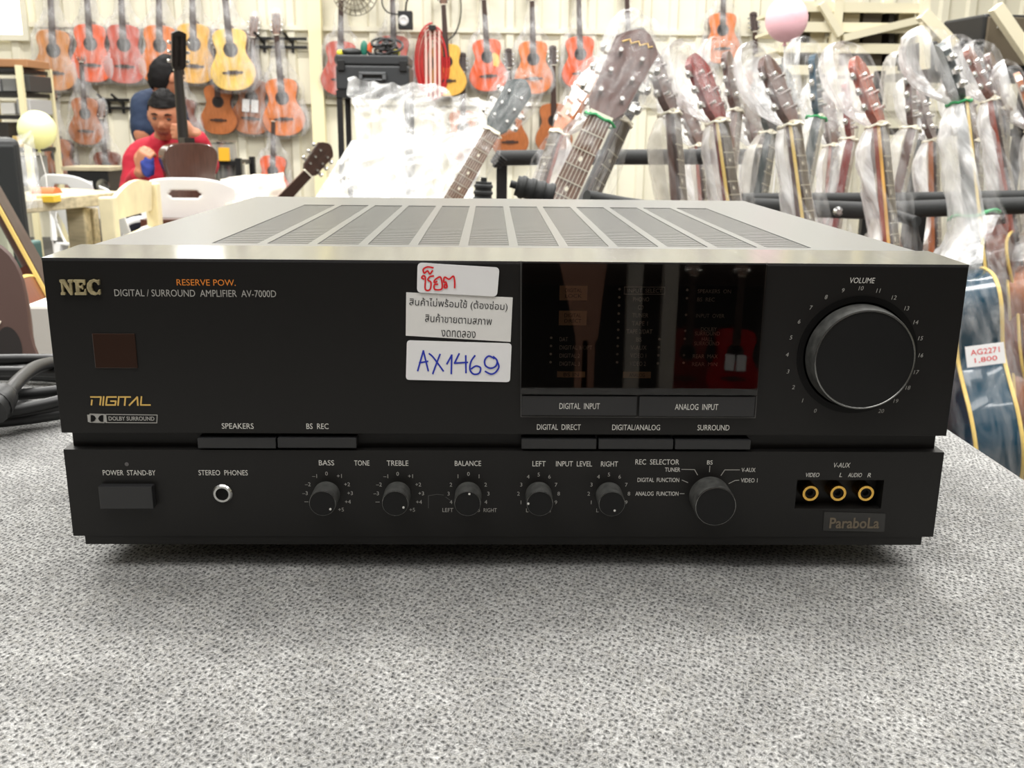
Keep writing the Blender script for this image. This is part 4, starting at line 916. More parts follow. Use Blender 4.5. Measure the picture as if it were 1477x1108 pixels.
ROW = [((1043, 182), (1060, 300), 1.85, 1.78, 50, 'guitar with red-edged headstock and yellow neck line in a tied white bag', dict(top=m_wine, side=m_wine, neck=m_wine, headcol=m_wine, bag='milky', seed=4, binding=m_cream, edge=m_cream)),
       ((1066, 160), (1058, 240), 2.25, 2.2, 58, 'guitar with dark brown fretboard in a round-topped bag behind the red-edged one', dict(top=m_choc, side=m_choc, neck=m_choc, headcol=m_choc, bag='clear', seed=5, fretboard=m_rose)),
       ((1148, 186), (1166, 318), 1.82, 1.75, 50, 'guitar with dark headstock in a tied white bag, second in the front row', dict(top=m_cherry, side=m_cherry, neck=m_choc, headcol=m_choc, bag='milky', seed=6, edge=m_cream)),
       ((1116, 192), (1100, 285), 2.2, 2.15, 50, 'guitar with a broad dark neck in a grey bag behind the second white bag', dict(top=m_slate, side=m_slate, neck=m_slate, headcol=m_slate, bag='grey', seed=7, fretboard=m_slate)),
       ((1146, 168), (1150, 280), 2.6, 2.55, 40, 'guitar seen only by its small silver-bagged headstock in the rear row', dict(top=m_choc, side=m_choc, neck=m_choc, headcol=m_slate, bag='clear', seed=8)),
       ((1186, 168), (1164, 282), 2.1, 2.02, 60, 'guitar with teal headstock and dark neck in a clear tied bag', dict(top=m_slate, side=m_slate, neck=m_slate, headcol=m_teal, bag='clear', seed=4, tie=m_green, fretboard=m_slate)),
       ((1274, 186), (1286, 318), 1.84, 1.78, 50, 'guitar with orange-red headstock in a bulging white bag, middle of the row', dict(top=m_cherry, side=m_cherry, neck=m_cherry, headcol=m_cherry, bag='milky', seed=5, edge=m_nat)),
       ((1232, 200), (1216, 290), 2.3, 2.25, 60, 'wine red guitar neck behind the bulging white bag', dict(top=m_wine, side=m_wine, neck=m_wine, headcol=m_wine, bag='clear', seed=6, fretboard=m_wine)),
       ((1322, 184), (1303, 270), 2.15, 2.08, 56, 'guitar with chocolate neck in a beige bag, left of the green-banded one', dict(top=m_choc, side=m_choc, neck=m_choc, headcol=m_choc, bag='grey', seed=7, fretboard=m_choc)),
       ((1392, 152), (1412, 340), 1.82, 1.78, 78, 'teal guitar with yellow edge and green rubber bands, price tag on its side', dict(top=m_teal, side=m_teal, neck=m_slate, headcol=m_slate, bag='milky', seed=8, tie=m_green, binding=m_cream, edge=m_cream)),
       ((1436, 150), (1462, 300), 2.28, 1.80, 52, 'brown guitar in a wide white bag at the right end of the rack', dict(top=m_choc, side=m_mah, neck=m_cherry, headcol=m_mah, bag='milky', seed=4, binding=m_cream)),
       ((1452, 160), (1450, 260), 2.3, 2.25, 50, 'guitar with small pale bagged headstock behind the brown one at right', dict(top=m_choc, side=m_choc, neck=m_choc, headcol=m_choc, bag='clear', seed=5)),
       ((1500, 190), (1508, 330), 2.25, 1.8, 62, 'guitar cut off by the right edge of the picture in white plastic', dict(top=m_brn, side=m_brn, neck=m_brn, headcol=m_brn, bag='milky', seed=6, binding=m_cream))]
ROW += [((1096, 214), (1090, 300), 2.45, 2.4, 48, 'pale bagged rear guitar behind the grey-bagged broad neck', dict(top=m_choc, side=m_choc, neck=m_choc, headcol=m_choc, bag='milky', seed=4)),
        ((1206, 212), (1200, 300), 2.5, 2.4, 44, 'rear guitar in white plastic between teal headstock and bulging white bag', dict(top=m_cherry, side=m_cherry, neck=m_cherry, headcol=m_choc, bag='milky', seed=6)),
        ((1350, 206), (1352, 300), 2.45, 2.4, 52, 'rear guitar in white plastic left behind the teal guitar', dict(top=m_brn, side=m_brn, neck=m_brn, headcol=m_choc, bag='milky', seed=7)),
        ((1414, 206), (1412, 300), 2.5, 2.4, 46, 'rear guitar in white plastic right behind the teal guitar', dict(top=m_choc, side=m_choc, neck=m_choc, headcol=m_choc, bag='milky', seed=8)),
        ((1012, 214), (1020, 300), 2.5, 2.4, 52, 'rear guitar in white plastic left of the red-edged headstock', dict(top=m_cherry, side=m_cherry, neck=m_cherry, headcol=m_choc, bag='milky', seed=5))]
row_objs = []
for nut, low, dn, dl, phi, lb, kw in ROW:
    dn, dl = dn*1.17, dl*1.17; kw['hl'] = .66 if 'price tag' in lb else .8
    edge = kw.pop('edge', None)
    r = lean_guitar(nut, low, dn, dl, phi, lb, head='solid', **kw); row_objs.append(r)
    if edge:
        mb = MB()
        for s in (-1, 1): mb.bar((s*.0305, -.052, .37), (s*.0235, -.052, .848), .004, .006)
        mb.build('neck_edge', edge, r)
# second green band and price tag on the teal guitar
tg = row_objs[9]
m = MB(); m.tube([(.062*math.cos(2*PI*k/24), -.048+.05*math.sin(2*PI*k/24), .605+.004*math.sin(k)) for k in range(24)], .0032, 6, closed=True); m.build('bag_band', m_green, tg)
bpy.context.view_layer.update()
MI = tg.matrix_world.inverted(); ro, rd = MI @ CAM, (MI.to_3x3() @ ray(1421, 512)); t_ = (-.212-ro.x)/rd.x; c_ = ro+rd*t_
pt = MB(); pt.box(-.2135, -.212, c_.y-.036, c_.y+.036, c_.z-.021, c_.z+.021); tagm = pt.build('price_tag', m_label, tg, label='white price tag with red writing')
wr = MB()
for s_, dz in (('AG2271', .008), ('1,800', -.009)):
    q_ = MB(); put_text(q_, s_, 0, 0, .011, .054 if dz > 0 else .042, 0)
    wr.add([(-.2139, c_.y-x_, c_.z+dz+z_) for x_, y_, z_ in q_.v], q_.f)
wr.build('price_writing', m_red_ink, tagm)
# ------------------------------------------------------------------ the rack: padded rails on posts
rc = empty('guitar_rack', (0.85, 1.85, 0)); tag(rc, 'black foam-padded rack with rails and short arms holding the bagged guitars', 'rack'); o_ = rc.location
m_foam = mat('black_foam', (38, 39, 39), .7, bump=.2, bscale=120)
def rpt(px, py, d): return at(px, py, d)-o_
def rail(pts, d, r_, nm='padded_rail', mtl=None):
    mb = MB(); mb.tube([rpt(x, y, dd) for (x, y), dd in zip(pts, d if hasattr(d, '__len__') else [d]*len(pts))], r_, 14); return mb.build(nm, mtl or m_foam, rc, smooth=True)
rail([(1085, 298), (1250, 304), (1420, 298), (1560, 294)], 2.32, .0205); rail([(1070, 288), (1300, 287), (1560, 282)], 2.47, .0165)
rail([(716, 228), (800, 227), (1090, 226)], 2.75, .021)
rail([(1262, 300), (1296, 312), (1322, 320)], [2.25, 2.17, 2.1], .012, 'arm')
rail([(846, 284), (900, 294), (950, 301)], [1.70, 1.74, 1.78], .012, 'arm')
def grip(pts, d, nm='padded_arm'):
    P = [rpt(x, y, d) for x, y in pts]; v = (P[1]-P[0]); mb = MB(); mb.tube([P[0], P[0]+v*.18], .006, 12)
    prof = []
    for k in range(25): t = .14+.86*k/24; prof.append((P[0]+v*t, .0155+.002*t+(.0022 if (k//3) % 2 else 0)))
    mb.tube([a for a, b in prof], [b for a, b in prof], 16); mb.build(nm, m_foam, rc, smooth=True)
grip([(736, 265), (798, 283)], 1.55); grip([(698, 256), (696, 300)], 1.9); grip([(712, 241), (724, 225)], 2.7)
m = MB(); m.lathe([(.006, 0), (.012, .008), (.006, .016)], rpt(1207, 305, 2.28), (0, -1, 0), 12); m.build('bolt', m_chrome, rc)
for px, d_ in ((1095, 2.38), (1330, 2.38), (1540, 2.38), (724, 2.75), (1085, 2.75)):
    p = rpt(px, 296 if d_ < 2.5 else 228, d_); mb = MB(); mb.box(p.x-.015, p.x+.015, p.y-.0, p.y+.03, -o_.z, p.z); mb.build('post', m_rubber, rc)
m = MB(); m.box(-.75, 1.1, -.35, .75, .09, .13); m.build('base_deck', wood('deck_wood', (120, 92, 66), .5), rc)
for px in (-.7, 1.05):
    for py in (-.3, .68): m = MB(); m.box(px-.03, px+.03, py-.03, py+.03, 0, .09); m.build('foot', m_rubber, rc)

# ------------------------------------------------------------------ big crumpled plastic wrap
def pillow(corners, ds, nu, nv, thick, amp_, seed, name, mtl, label, cat):
    A, B, C_, D_ = [at(*c, d) for c, d in zip(corners, ds)]; o0 = (A+B+C_+D_)/4; front = []; back = []
    for i in range(nu+1):
        for j in range(nv+1):
            u, v = i/nu, j/nv; p = (A.lerp(B, u)).lerp(D_.lerp(C_, u), v)-o0
            e = (min(1, 5*min(u, 1-u))*min(1, 5*min(v, 1-v)))**.6
            q_ = p*6+Vector((seed, 0, 0)); w1 = noise.noise(q_); w2 = 1-2*abs(noise.noise(p*15+Vector((0, seed, 0)))); w3 = noise.noise(p*34)
            dn = amp_*(w1+.6*w2+.3*w3)
            front.append(p+Vector((dn*.4, -thick*e-dn, dn*.4))); back.append(p+Vector((dn*.4, thick*e-dn*.5, dn*.4)))
    mb = MB(); st = nv+1
    for arr in (front, back):
        mb.add(arr, [(i*st+j, (i+1)*st+j, (i+1)*st+j+1, i*st+j+1) for i in range(nu) for j in range(nv)])
    o = mb.build(name, mtl, loc=o0); o.data.polygons.foreach_set('use_smooth', [True]*len(o.data.polygons)); tag(o, label, cat); return o
m_sheet = plastic_film('large_crumpled_sheet', .05, .42, (.86, .86, .85), 11, .1); m_bundle = plastic_film('white_bundle_film', .12, .8, (.84, .84, .83), 8, .2)
pillow([(499, 116), (722, 146), (700, 232), (512, 216)], (3.5, 3.5, 3.2, 3.2), 80, 50, .05, .05, 2, 'plastic_wrap', m_sheet, 'large crumpled clear plastic sheet standing up below the tool case', 'plastic')
pillow([(505, 206), (705, 186), (668, 330), (425, 330)], (3.1, 3.15, 2.7, 2.7), 80, 50, .09, .055, 5, 'plastic_wrap', m_bundle, 'white mass of bunched plastic over the leaning guitar behind the amplifier', 'plastic')
pillow([(318, 258), (408, 250), (420, 320), (312, 320)], (4.6, 4.6, 4.5, 4.5), 40, 30, .12, .03, 9, 'sack', plastic_film('beige_sack_film', .7, 1.0, (.80, .74, .64), 10, .4), 'beige plastic-wrapped bundle right of the white chair', 'sack')
bb = empty('storage_bench', (at(366, 300, 4.5).x, at(366, 300, 4.5).y, 0)); tag(bb, 'low dark bench beneath the plastic-wrapped bundles', 'bench')
zb = at(366, 312, 4.5).z
m = MB(); m.box(-.45, .45, -.2, .25, zb-.05, zb); m.build('seat_board', m_choc, bb)
for sx_ in (-1, 1): m = MB(); m.box(sx_*.4-.03, sx_*.4+.03, -.18, .22, 0, zb-.05); m.build('leg', m_choc, bb)
lean_guitar((448, 246), (404, 292), 4.2, 4.0, 40, 'dark red-brown guitar neck slanting in front of the cream column', top=m_mah, side=m_mah, neck=m_mah, head='solid', headcol=m_ebony, fretboard=m_ebony, bag=None, detail=False, hl=.8)['group'] = 'guitars before the back wall'

# ------------------------------------------------------------------ the left side: guitars close behind the table
gD = lean_guitar((-62, 182), (52, 386), 2.0, 1.9, 92, 'dark guitar with yellow binding slanting down behind the left end of the amplifier', top=m_mah, side=m_wine, neck=m_choc, head='solid', headcol=m_choc, fretboard=m_ebony, binding=m_cream, bag=None, detail=False)
gD['group'] = 'guitars at the left behind the table'
mb = MB()
for s in (-1, 1): mb.bar((s*.0305, -.052, .37), (s*.0235, -.052, .848), .006, .007)
mb.build('neck_edge', m_cream, gD)
m_taupe = mat('taupe_brown_wood', (74, 50, 42), .6, var=.1, vscale=6)
gE = lean_guitar((-376, -40), (-89, 577), 1.2, 1.1, 30, 'taupe brown guitar body with oval opening close behind the table at the left', top=m_taupe, side=m_taupe, neck=m_choc, bag=None, fretboard=m_ebony)
gE.location.z += 0
m = MB(); m.lathe([(.017, 0), (.017, .0015), (0, .0015)], (0, 0, 0), (0, -1, 0), 24); m.v = [(x*.8+.093+.25*z, y-.0478, z*1.5+.33) for x, y, z in m.v]; m.build('oval_hole', m_hole, gE)
m = MB()
for k in range(3): m.bar((.050+.012*k, -.049, .352-.004*k), (.072+.012*k, -.049, .372-.004*k), .003, .002)
m.build('pale_inlay', m_bone, gE)
gE['group'] = 'guitars at the left behind the table'
# painted board, teal box, white paper bag
o = quad_box(-30, 298, 22, 440, 2.5, .03, 'painted_board', mat('peeling_white_green_paint', (178, 182, 160), .7, var=.35, vscale=6), 'board with peeling white and green paint at the left edge', 'board', tofloor=True)
o = quad_box(20, 352, 46, 440, 2.55, .1, 'teal_box', mat('teal_paint', (58, 88, 84), .5, var=.2, vscale=8), 'teal metal box behind the slanting yellow-edged neck', 'box', tofloor=True)
o = quad_box(34, 440, 84, 520, 1.5, .12, 'paper_bag', mat('white_paper', (240, 236, 228), .7, bump=.3, bscale=20), 'white paper bag in the gap left of the amplifier', 'bag', tofloor=True)
r = empty('loudspeaker', (at(33, 250, 3).x, at(33, 250, 3).y, 0), (0, 0, math.radians(28))); tag(r, 'tall black loudspeaker cabinet at the left edge below the balloon', 'speaker')
W_ = .30; hh = at(0, 199, 3).z
m = MB(); m.box(-W_, 0, 0, .3, 0, hh); m.build('cabinet', mat('black_speaker_vinyl', (44, 45, 45), .55), r, bevel=.02, seg=3); m = MB(); m.box(-W_+.015, -.015, -.012, 0, .02, hh-.02); m.build('grille', mat('speaker_grille', (36, 38, 38), .8, bump=.4, bscale=700), r, bevel=.008)
pillow([(24, 196), (47, 188), (62, 300), (36, 302)], (3.4, 3.4, 3.3, 3.3), 16, 40, .02, .012, 3, 'plastic_sleeve', m_sheet, 'narrow clear plastic sleeve hanging below the yellow-green balloon', 'plastic')
# rough wooden bench with things on it
m_rough = mat('weathered_wood', (186, 174, 146), .8, var=.28, vscale=9, stretch=(1, 6, 6))
a, b, c_ = at(12, 305, 3.4), at(130, 282, 3.9), at(122, 300, 3.7)
bn = empty('wooden_bench', (b.x, b.y, 0)); tag(bn, 'rough weathered wooden work bench at the left behind the amplifier', 'bench'); o_ = bn.location
m = MB(); m.bar(a-o_+Vector((-.3, -.15, 0)), b-o_+Vector((.02, 0, 0)), .34, .045); m.build('top_plank', m_rough, bn, bevel=.004)
for px, d_ in ((112, 3.72), (125, 3.9), (-40, 3.3)):
    p = at(px, 300, d_)-o_; m = MB(); m.box(p.x-.035, p.x+.035, p.y-.03, p.y+.03, 0, p.z+.0); m.build('leg', m_rough, bn, bevel=.006)
p = at(68, 281, 3.75); o = MB(); o.lathe([(.03, -.045), (.031, .03), (.031, .045)], (0, 0, .032), (1, -.2, 0), 20); tag(o.build('roll', mat('orange_brown_tape', (196, 104, 56), .5), loc=p+Vector((0, 0, -.035))), 'orange-brown roll lying on the weathered bench', 'roll')
p = at(71, 291, 3.55); o = MB(); o.box(-.03, .03, -.03, .03, 0, .022); tag(o.build('yellow_box', mat('yellow_card', (228, 188, 60), .5), loc=p), 'small yellow carton at the edge of the weathered bench', 'box')
# black amplifier head behind
a, b = at(96, 246, 6.9), at(158, 276, 6.9)
r = empty('guitar_amplifier', ((a.x+b.x)/2, a.y, 0)); tag(r, 'black amplifier with white label and round dial low behind the chairs', 'amplifier'); W_ = b.x-a.x
m = MB(); m.box(-W_/2, W_/2, 0, .3, 0, a.z); m.build('cabinet', m_rubber, r, bevel=.008); m = MB(); m.box(-.05, .03, -.004, 0, a.z-.13, a.z-.07); m.build('paper_label', m_label, r)
m = MB(); m.lathe([(.045, 0), (.045, .006), (.02, .008)], (.10, 0, a.z-.1), (0, -1, 0), 24); m.build('dial', m_chrome, r); m = MB(); m.box(-W_/2-.03, W_/2+.03, -.01, .32, a.z, a.z+.025); m.build('top_board', m_rough, r)
# drums and yellow card on a stand right of the seated man
sx0 = shelf(300, 350, (232, 262, 330), 7.0, .4, 'low shelf with bagged silver drums right of the seated man')
for px, py, rr, c, lb in ((322, 232, .10, (186, 184, 180), 'silver drum in plastic on the upper board beside the man'), (332, 262, .11, (160, 158, 156), 'larger silver drum on the middle board beside the man')):
    p = at(px, py, 7.15); mb = MB(); r = empty('drum', p); tag(r, lb, 'drum'); mb.lathe([(rr, .012), (rr, .13), (rr*.98, .13), (0, .13)], (0, 0, 0), (0, 0, 1), 28); mb.build('shell', mat('drum_%d' % c[0], c, .25, metal=.6), r, smooth=True)
    for z in (0, .12): mb = MB(); mb.lathe([(rr*1.04, z), (rr*1.05, z+.008), (rr*1.04, z+.016)], (0, 0, 0), (0, 0, 1), 28); mb.build('hoop', m_chrome, r)
p = at(322, 212, 6.98); m = MB(); m.box(-.035, .035, -.004, .03, 0, .09); tag(m.build('price_card', mat('yellow_orange_card', (240, 180, 40), .6), loc=Vector((p.x, p.y, at(322, 232, 7).z))), 'yellow-orange price card on the low shelf by the man', 'card')

# ------------------------------------------------------------------ chairs
m_plastic = mat('white_moulded_plastic', (248, 248, 247), .35)
def plastic_chair(loc, rz, label, sc=1.0, mtl=None):
    """moulded stacking chair; faces -y before turning, the back at +y"""
    r = empty('plastic_chair', loc, (0, 0, rz)); r.scale = (sc, sc, sc); tag(r, label, 'chair', 'white plastic chairs'); mp = mtl or m_plastic
    bm = bmesh.new(); nx, nz = 36, 36; g = []
    holes = []
    for j in range(nz+1):
        row = []
        for i in range(nx+1):
            u = i/nx*2-1; v = j/nz
            hw = .20 + .035*math.sin(min(1, v*1.15)*PI*.6); top = .43 - .05*abs(u)**3.2
            x = u*hw; z = .42 + v*top; y = .20 + .10*v + .05*(u*u)*(-1)
            row.append(bm.verts.new((x, y, z)))
        g.append(row)
    for j in range(nz):
        for i in range(nx):
            u = (i+.5)/nx*2-1; v = (j+.5)/nz
            if (abs(u)/.34)**4 + (abs(v-.82)/.045)**2 < 1: continue       # hand grip
            if v < .52 and ((abs(abs(u)-.62)/.22)**2 + ((v-.20)/.27)**2) < 1: continue                     # two big openings
            bm.faces.new((g[j][i], g[j][i+1], g[j+1][i+1], g[j+1][i]))
    me = bpy.data.meshes.new('backrest'); bm.to_mesh(me); bm.free(); me.materials.append(mp); me.polygons.foreach_set('use_smooth', [True]*len(me.polygons))
    o = bpy.data.objects.new('backrest', me); COL.objects.link(o); o.parent = r; s = o.modifiers.new('thick', 'SOLIDIFY'); s.thickness = .009
    sb = o.modifiers.new('soft', 'SUBSURF'); sb.levels = 1; sb.render_levels = 1
    mb = MB(); rg = []
    for k in range(9):
        t = k/8; y = .22-.44*t; rg.append([(-.2-.012*math.sin(t*PI), y, .43-.018*math.sin(t*PI)), (.2+.012*math.sin(t*PI), y, .43-.018*math.sin(t*PI)), (.2, y, .415-.02*math.sin(t*PI)), (-.2, y, .415-.02*math.sin(t*PI))])
    mb.rings(rg); mb.build('seat', mp, r, bevel=.004)
    for sx_ in (-1, 1):
        for sy in (-1, 1):
            mb = MB(); a = Vector((sx_*.185, sy*.19, .42)); b = Vector((sx_*.225, sy*.245, 0)); mb.rings([[a+Vector((dx*.03, dy*.03, 0)) for dx, dy in ((-1,-1),(1,-1),(1,1),(-1,1))], [b+Vector((dx*.018, dy*.018, 0)) for dx, dy in ((-1,-1),(1,-1),(1,1),(-1,1))]]); mb.build('leg', mp, r)
    for sx_ in (-1, 1):
        mb = MB(); mb.tube(catmull([(sx_*.21, .22, .44), (sx_*.235, .17, .63), (sx_*.25, .0, .655), (sx_*.25, -.16, .64), (sx_*.225, -.21, .42)], 6), .017, 8); mb.build('armrest', mp, r, smooth=True)
    return r
def chair_at(px, py_top, d, rz, label, sc=1.0):
    p = at(px, py_top, d); a_ = math.radians(rz); return plastic_chair((p.x+.28*math.sin(a_), p.y-.28*math.cos(a_), 0), math.radians(rz), label, p.z/.85)
chair_at(263, 256, 4.36, 180, 'white plastic chair with a hand grip slot in front of the seated man'); 
chair_at(80, 251, 5.2, 150, 'white plastic chair standing behind the weathered bench')
chair_at(140, 268, 4.4, 118, 'white plastic chair turned sideways between bench and cream wooden chair')
# cream wooden chair with turned frame
m_cw = mat('worn_cream_paint', (226, 214, 176), .6, var=.12, vscale=10)
wc = empty('wooden_chair', (at(182, 300, 3.9).x, at(182, 300, 3.9).y, 0)); tag(wc, 'worn cream painted wooden chair in front of the seated man', 'chair'); o_ = wc.location
def wp(px, py, d): return at(px, py, d)-o_
for px, py, d_ in ((155, 284, 3.6), (219, 264, 4.15)):
    p = wp(px, py, d_); m = MB(); m.box(p.x-.027, p.x+.027, p.y-.024, p.y+.024, 0, p.z); m.build('back_post', m_cw, wc, bevel=.006)
A1, B1 = wp(160, 290, 3.62), wp(216, 262, 4.12); A2, B2 = wp(160, 318, 3.62), wp(216, 303, 4.12)
m = MB(); m.rings([[p+Vector((.012, -.01, 0)), p+Vector((-.012, .01, 0)), q2+Vector((-.012, .01, 0)), q2+Vector((.012, -.01, 0))] for p, q2 in [(A1.lerp(B1, t)+Vector((0, 0, .035*math.sin(t*PI))), A2.lerp(B2, t)) for t in [k/8 for k in range(9)]]]); m.build('back_panel', m_cw, wc)
A3, B3 = wp(158, 362, 3.62), wp(216, 335, 4.12); m = MB(); m.bar(A3, B3, .03, .05); m.build('back_rail', m_cw, wc)
sz = .42; dirv = Vector((B1.y-A1.y, -(B1.x-A1.x), 0)).normalized()*.4
m = MB(); a, b = wp(155, 284, 3.6), wp(219, 264, 4.15); m.add([Vector((p.x, p.y, z)) for z in (sz-.03, sz) for p in (a, b, b+dirv, a+dirv)], [(0,1,2,3),(7,6,5,4),(0,4,5,1),(1,5,6,2),(2,6,7,3),(3,7,4,0)]); m.build('seat', m_cw, wc)
for p in (a+dirv*.95, b+dirv*.95): m = MB(); m.box(p.x-.022, p.x+.022, p.y-.022, p.y+.022, 0, sz-.03); m.build('leg', m_cw, wc)
# things behind the photographer that the dark front and its window mirror
def mir(px, py, dy): r_ = ray(px, py); t = (0-CAM.y)/r_.y; p = CAM+r_*t; return p + Vector((r_.x, -r_.y, r_.z))*(dy/r_.y)

mt = MB(); mt.box(-3.5, 3.5, -5.9, -.8, 0, .012); tag(mt.build('unseen_dark_mat', mat('reflection_dimming_mat', (46, 43, 41), .8)), 'added unseen dark floor sheet that dims the reflections in the amplifier front', 'mat')  # unseen dark sheet, added to darken what the front and window mirror
a, b = mir(778, 490, 2.6), mir(888, 380, 2.6)
m = MB(); m.prism([(a.x+.12, a.z), (b.x-.05, a.z), (b.x+.02, b.z+.6), (a.x-.08, b.z+.6)], a.y-.04, a.y); m.box(a.x+.14, a.x+.18, a.y-.04, a.y, 0, a.z); m.box(b.x-.12, b.x-.08, a.y-.04, a.y, 0, a.z); tag(m.build('notice_board', mat('brown_board', (176, 130, 108), .7)), 'plain brown board on two legs mirrored faintly in the display window', 'board')
for px, lb in ((915, 'wide pale post mirrored faintly in the display window'), (966, 'narrow pale post mirrored faintly in the display window')):
    a = mir(px, 440, 2.4); m = MB(); m.box(a.x-.022, a.x+.022, a.y-.04, a.y, 0, 2.4); tag(m.build('post', mat('pale_post', (176, 170, 160), .6)), lb, 'post')
for bx, by, nx, ny, top, lb in ((1052, 572, 1068, 360, mat('bright_red_lacquer', (170, 24, 32), .25), 'small bright red guitar mirrored in the display window'), (985, 566, 1000, 350, m_wine, 'small maroon guitar mirrored in the display window')):
    b_ = mir(bx, by, 3.1); n_ = mir(nx, ny, 3.3); ax = n_-b_; b_.z = .02; r = guitar(top, top, neck=m_rose, head='solid', labelcard='red guitar' in lb or 'bright' in lb, bag=None); orient(r, b_, Vector((ax.x, -.15, 1)), Vector((0, 1, 0)), .55); tag(r, lb, 'guitar', 'guitars standing behind the photographer')
# ------------------------------------------------------------------ people
SKIN = mat('tan_skin', (176, 118, 88), .5, spec=.4); LIPS = mat('lips', (140, 82, 70), .5); HAIR = mat('black_hair', (16, 14, 14), .65, spec=.15, bump=.5, bscale=90, stretch=(1, 1, .3)); BROW = HAIR
m_redshirt = mat('red_cotton', (172, 22, 46), .8, bump=.2, bscale=40); m_blueshirt = mat('navy_cotton', (30, 46, 72), .8, bump=.2, bscale=40); m_trouser = mat('dark_denim', (38, 40, 50), .8); m_eye = mat('eye_dark', (30, 24, 22), .3)
def skin_mesh(chains, levels=2, xref=None):
    """limbs as tapering lofts that overlap at the joints; remesh() then grows them into one surface"""
    mb = MB(); xr = Vector(xref or (1, 0, 0)).normalized()
    for ch in chains:
        P = [Vector(p) for p, r in ch]; Rr = [(r if hasattr(r, '__len__') else (r, r)) for p, r in ch]
        C = catmull(P, 6); Q = catmull([(a_, b_, 0) for a_, b_ in Rr], 6); rg = []; k = len(C)
        T = [(C[min(k-1, i+1)]-C[max(0, i-1)]).normalized() for i in range(k)]
        def ring(c, t, rx, ry):
            x = xr - t*xr.dot(t)
            if x.length < .2: x = t.orthogonal()
            x.normalize(); y = t.cross(x); return [c + x*math.cos(2*PI*j/20)*rx + y*math.sin(2*PI*j/20)*ry for j in range(20)]
        for f in (.25, .7): rg.append(ring(C[0]-T[0]*Q[0].y*(1-f)*.9, T[0], Q[0].x*math.sqrt(1-(1-f)**2), Q[0].y*math.sqrt(1-(1-f)**2)))
        for i in range(k): rg.append(ring(C[i], T[i], Q[i].x, Q[i].y))
        for f in (.7, .25): rg.append(ring(C[-1]+T[-1]*Q[-1].y*(1-f)*.9, T[-1], Q[-1].x*math.sqrt(1-(1-f)**2), Q[-1].y*math.sqrt(1-(1-f)**2)))
        mb.rings(rg)
    return mb.v, mb.f
def remesh(parts, voxel, smooth=2):
    mb = MB()
    for vs, fs in parts: mb.add(vs, fs)
    me = bpy.data.meshes.new('rm'); me.from_pydata(mb.v, [], mb.f); bm_ = bmesh.new(); bm_.from_mesh(me); bmesh.ops.recalc_face_normals(bm_, faces=bm_.faces[:]); bm_.to_mesh(me); bm_.free(); o = bpy.data.objects.new('rm', me); COL.objects.link(o)
    r = o.modifiers.new('r', 'REMESH'); r.mode = 'VOXEL'; r.voxel_size = voxel; s = o.modifiers.new('s', 'SMOOTH'); s.iterations = smooth; s.factor = .5
    bpy.context.view_layer.update(); ev = bpy.data.meshes.new_from_object(o.evaluated_get(bpy.context.evaluated_depsgraph_get()))
    bpy.data.objects.remove(o); bpy.data.meshes.remove(me); ev.polygons.foreach_set('use_smooth', [True]*len(ev.polygons)); return ev
def head_geo(Mx):
    """head about 0.235 m high, centre at the origin, face towards -y"""
    mb = MB(); n, k = 40, 30; b = []
    for i in range(k+1):
        a = PI*i/k
        for j in range(n):
            t = 2*PI*j/n; x = math.sin(a)*math.cos(t); y = math.sin(a)*math.sin(t); z = math.cos(a)
            X, Y, Z = x*.074, y*.095, z*.118
            if z < 0:
                f = 1-.30*(-z)**1.5; X *= f
                if y < 0: Y *= 1-.10*(-z)
                else: Y *= 1-.35*(-z)
            if y < -.2:
                Y += .006*math.exp(-((X/.016)**2+((Z-.002)/.02)**2)) * (-1) * 0
                for sx_ in (-1, 1):
                    Y += .010*math.exp(-(((X-sx_*.032)/.016)**2+((Z-.008)/.012)**2))      # eye sockets
                    Y -= .004*math.exp(-(((X-sx_*.038)/.018)**2+((Z+.03)/.018)**2))        # cheeks
                Y -= .005*math.exp(-(((X)/.05)**2+((Z-.03)/.012)**2))                      # brow
                Y -= .007*math.exp(-((X/.02)**2+((Z+.066)/.010)**2))                       # mouth
                Y -= .006*math.exp(-((X/.022)**2+((Z+.098)/.014)**2))                      # chin
            b.append(Vector((X, Y, Z)))
    mb.v = [tuple(v) for v in b]
    for i in range(k):
        for j in range(n): j2 = (j+1) % n; mb.f.append((i*n+j, (i+1)*n+j, (i+1)*n+j2, i*n+j2)); mb.m.append(0)
    mb.rings([[(-.006, -.088, .012), (.006, -.088, .012), (.004, -.078, .014), (-.004, -.078, .014)], [(-.010, -.103, -.018), (.010, -.103, -.018), (.012, -.078, -.015), (-.012, -.078, -.015)], [(-.017, -.098, -.034), (.017, -.098, -.034), (.016, -.075, -.036), (-.016, -.075, -.036)], [(-.010, -.088, -.040), (.010, -.088, -.040), (.010, -.075, -.040), (-.010, -.075, -.040)]])
    for sx_ in (-1, 1): mb.ball((sx_*.076, .008, -.006), .03, 14, 10, .28, .6, 1)
    return [Mx @ Vector(v) for v in mb.v], mb.f
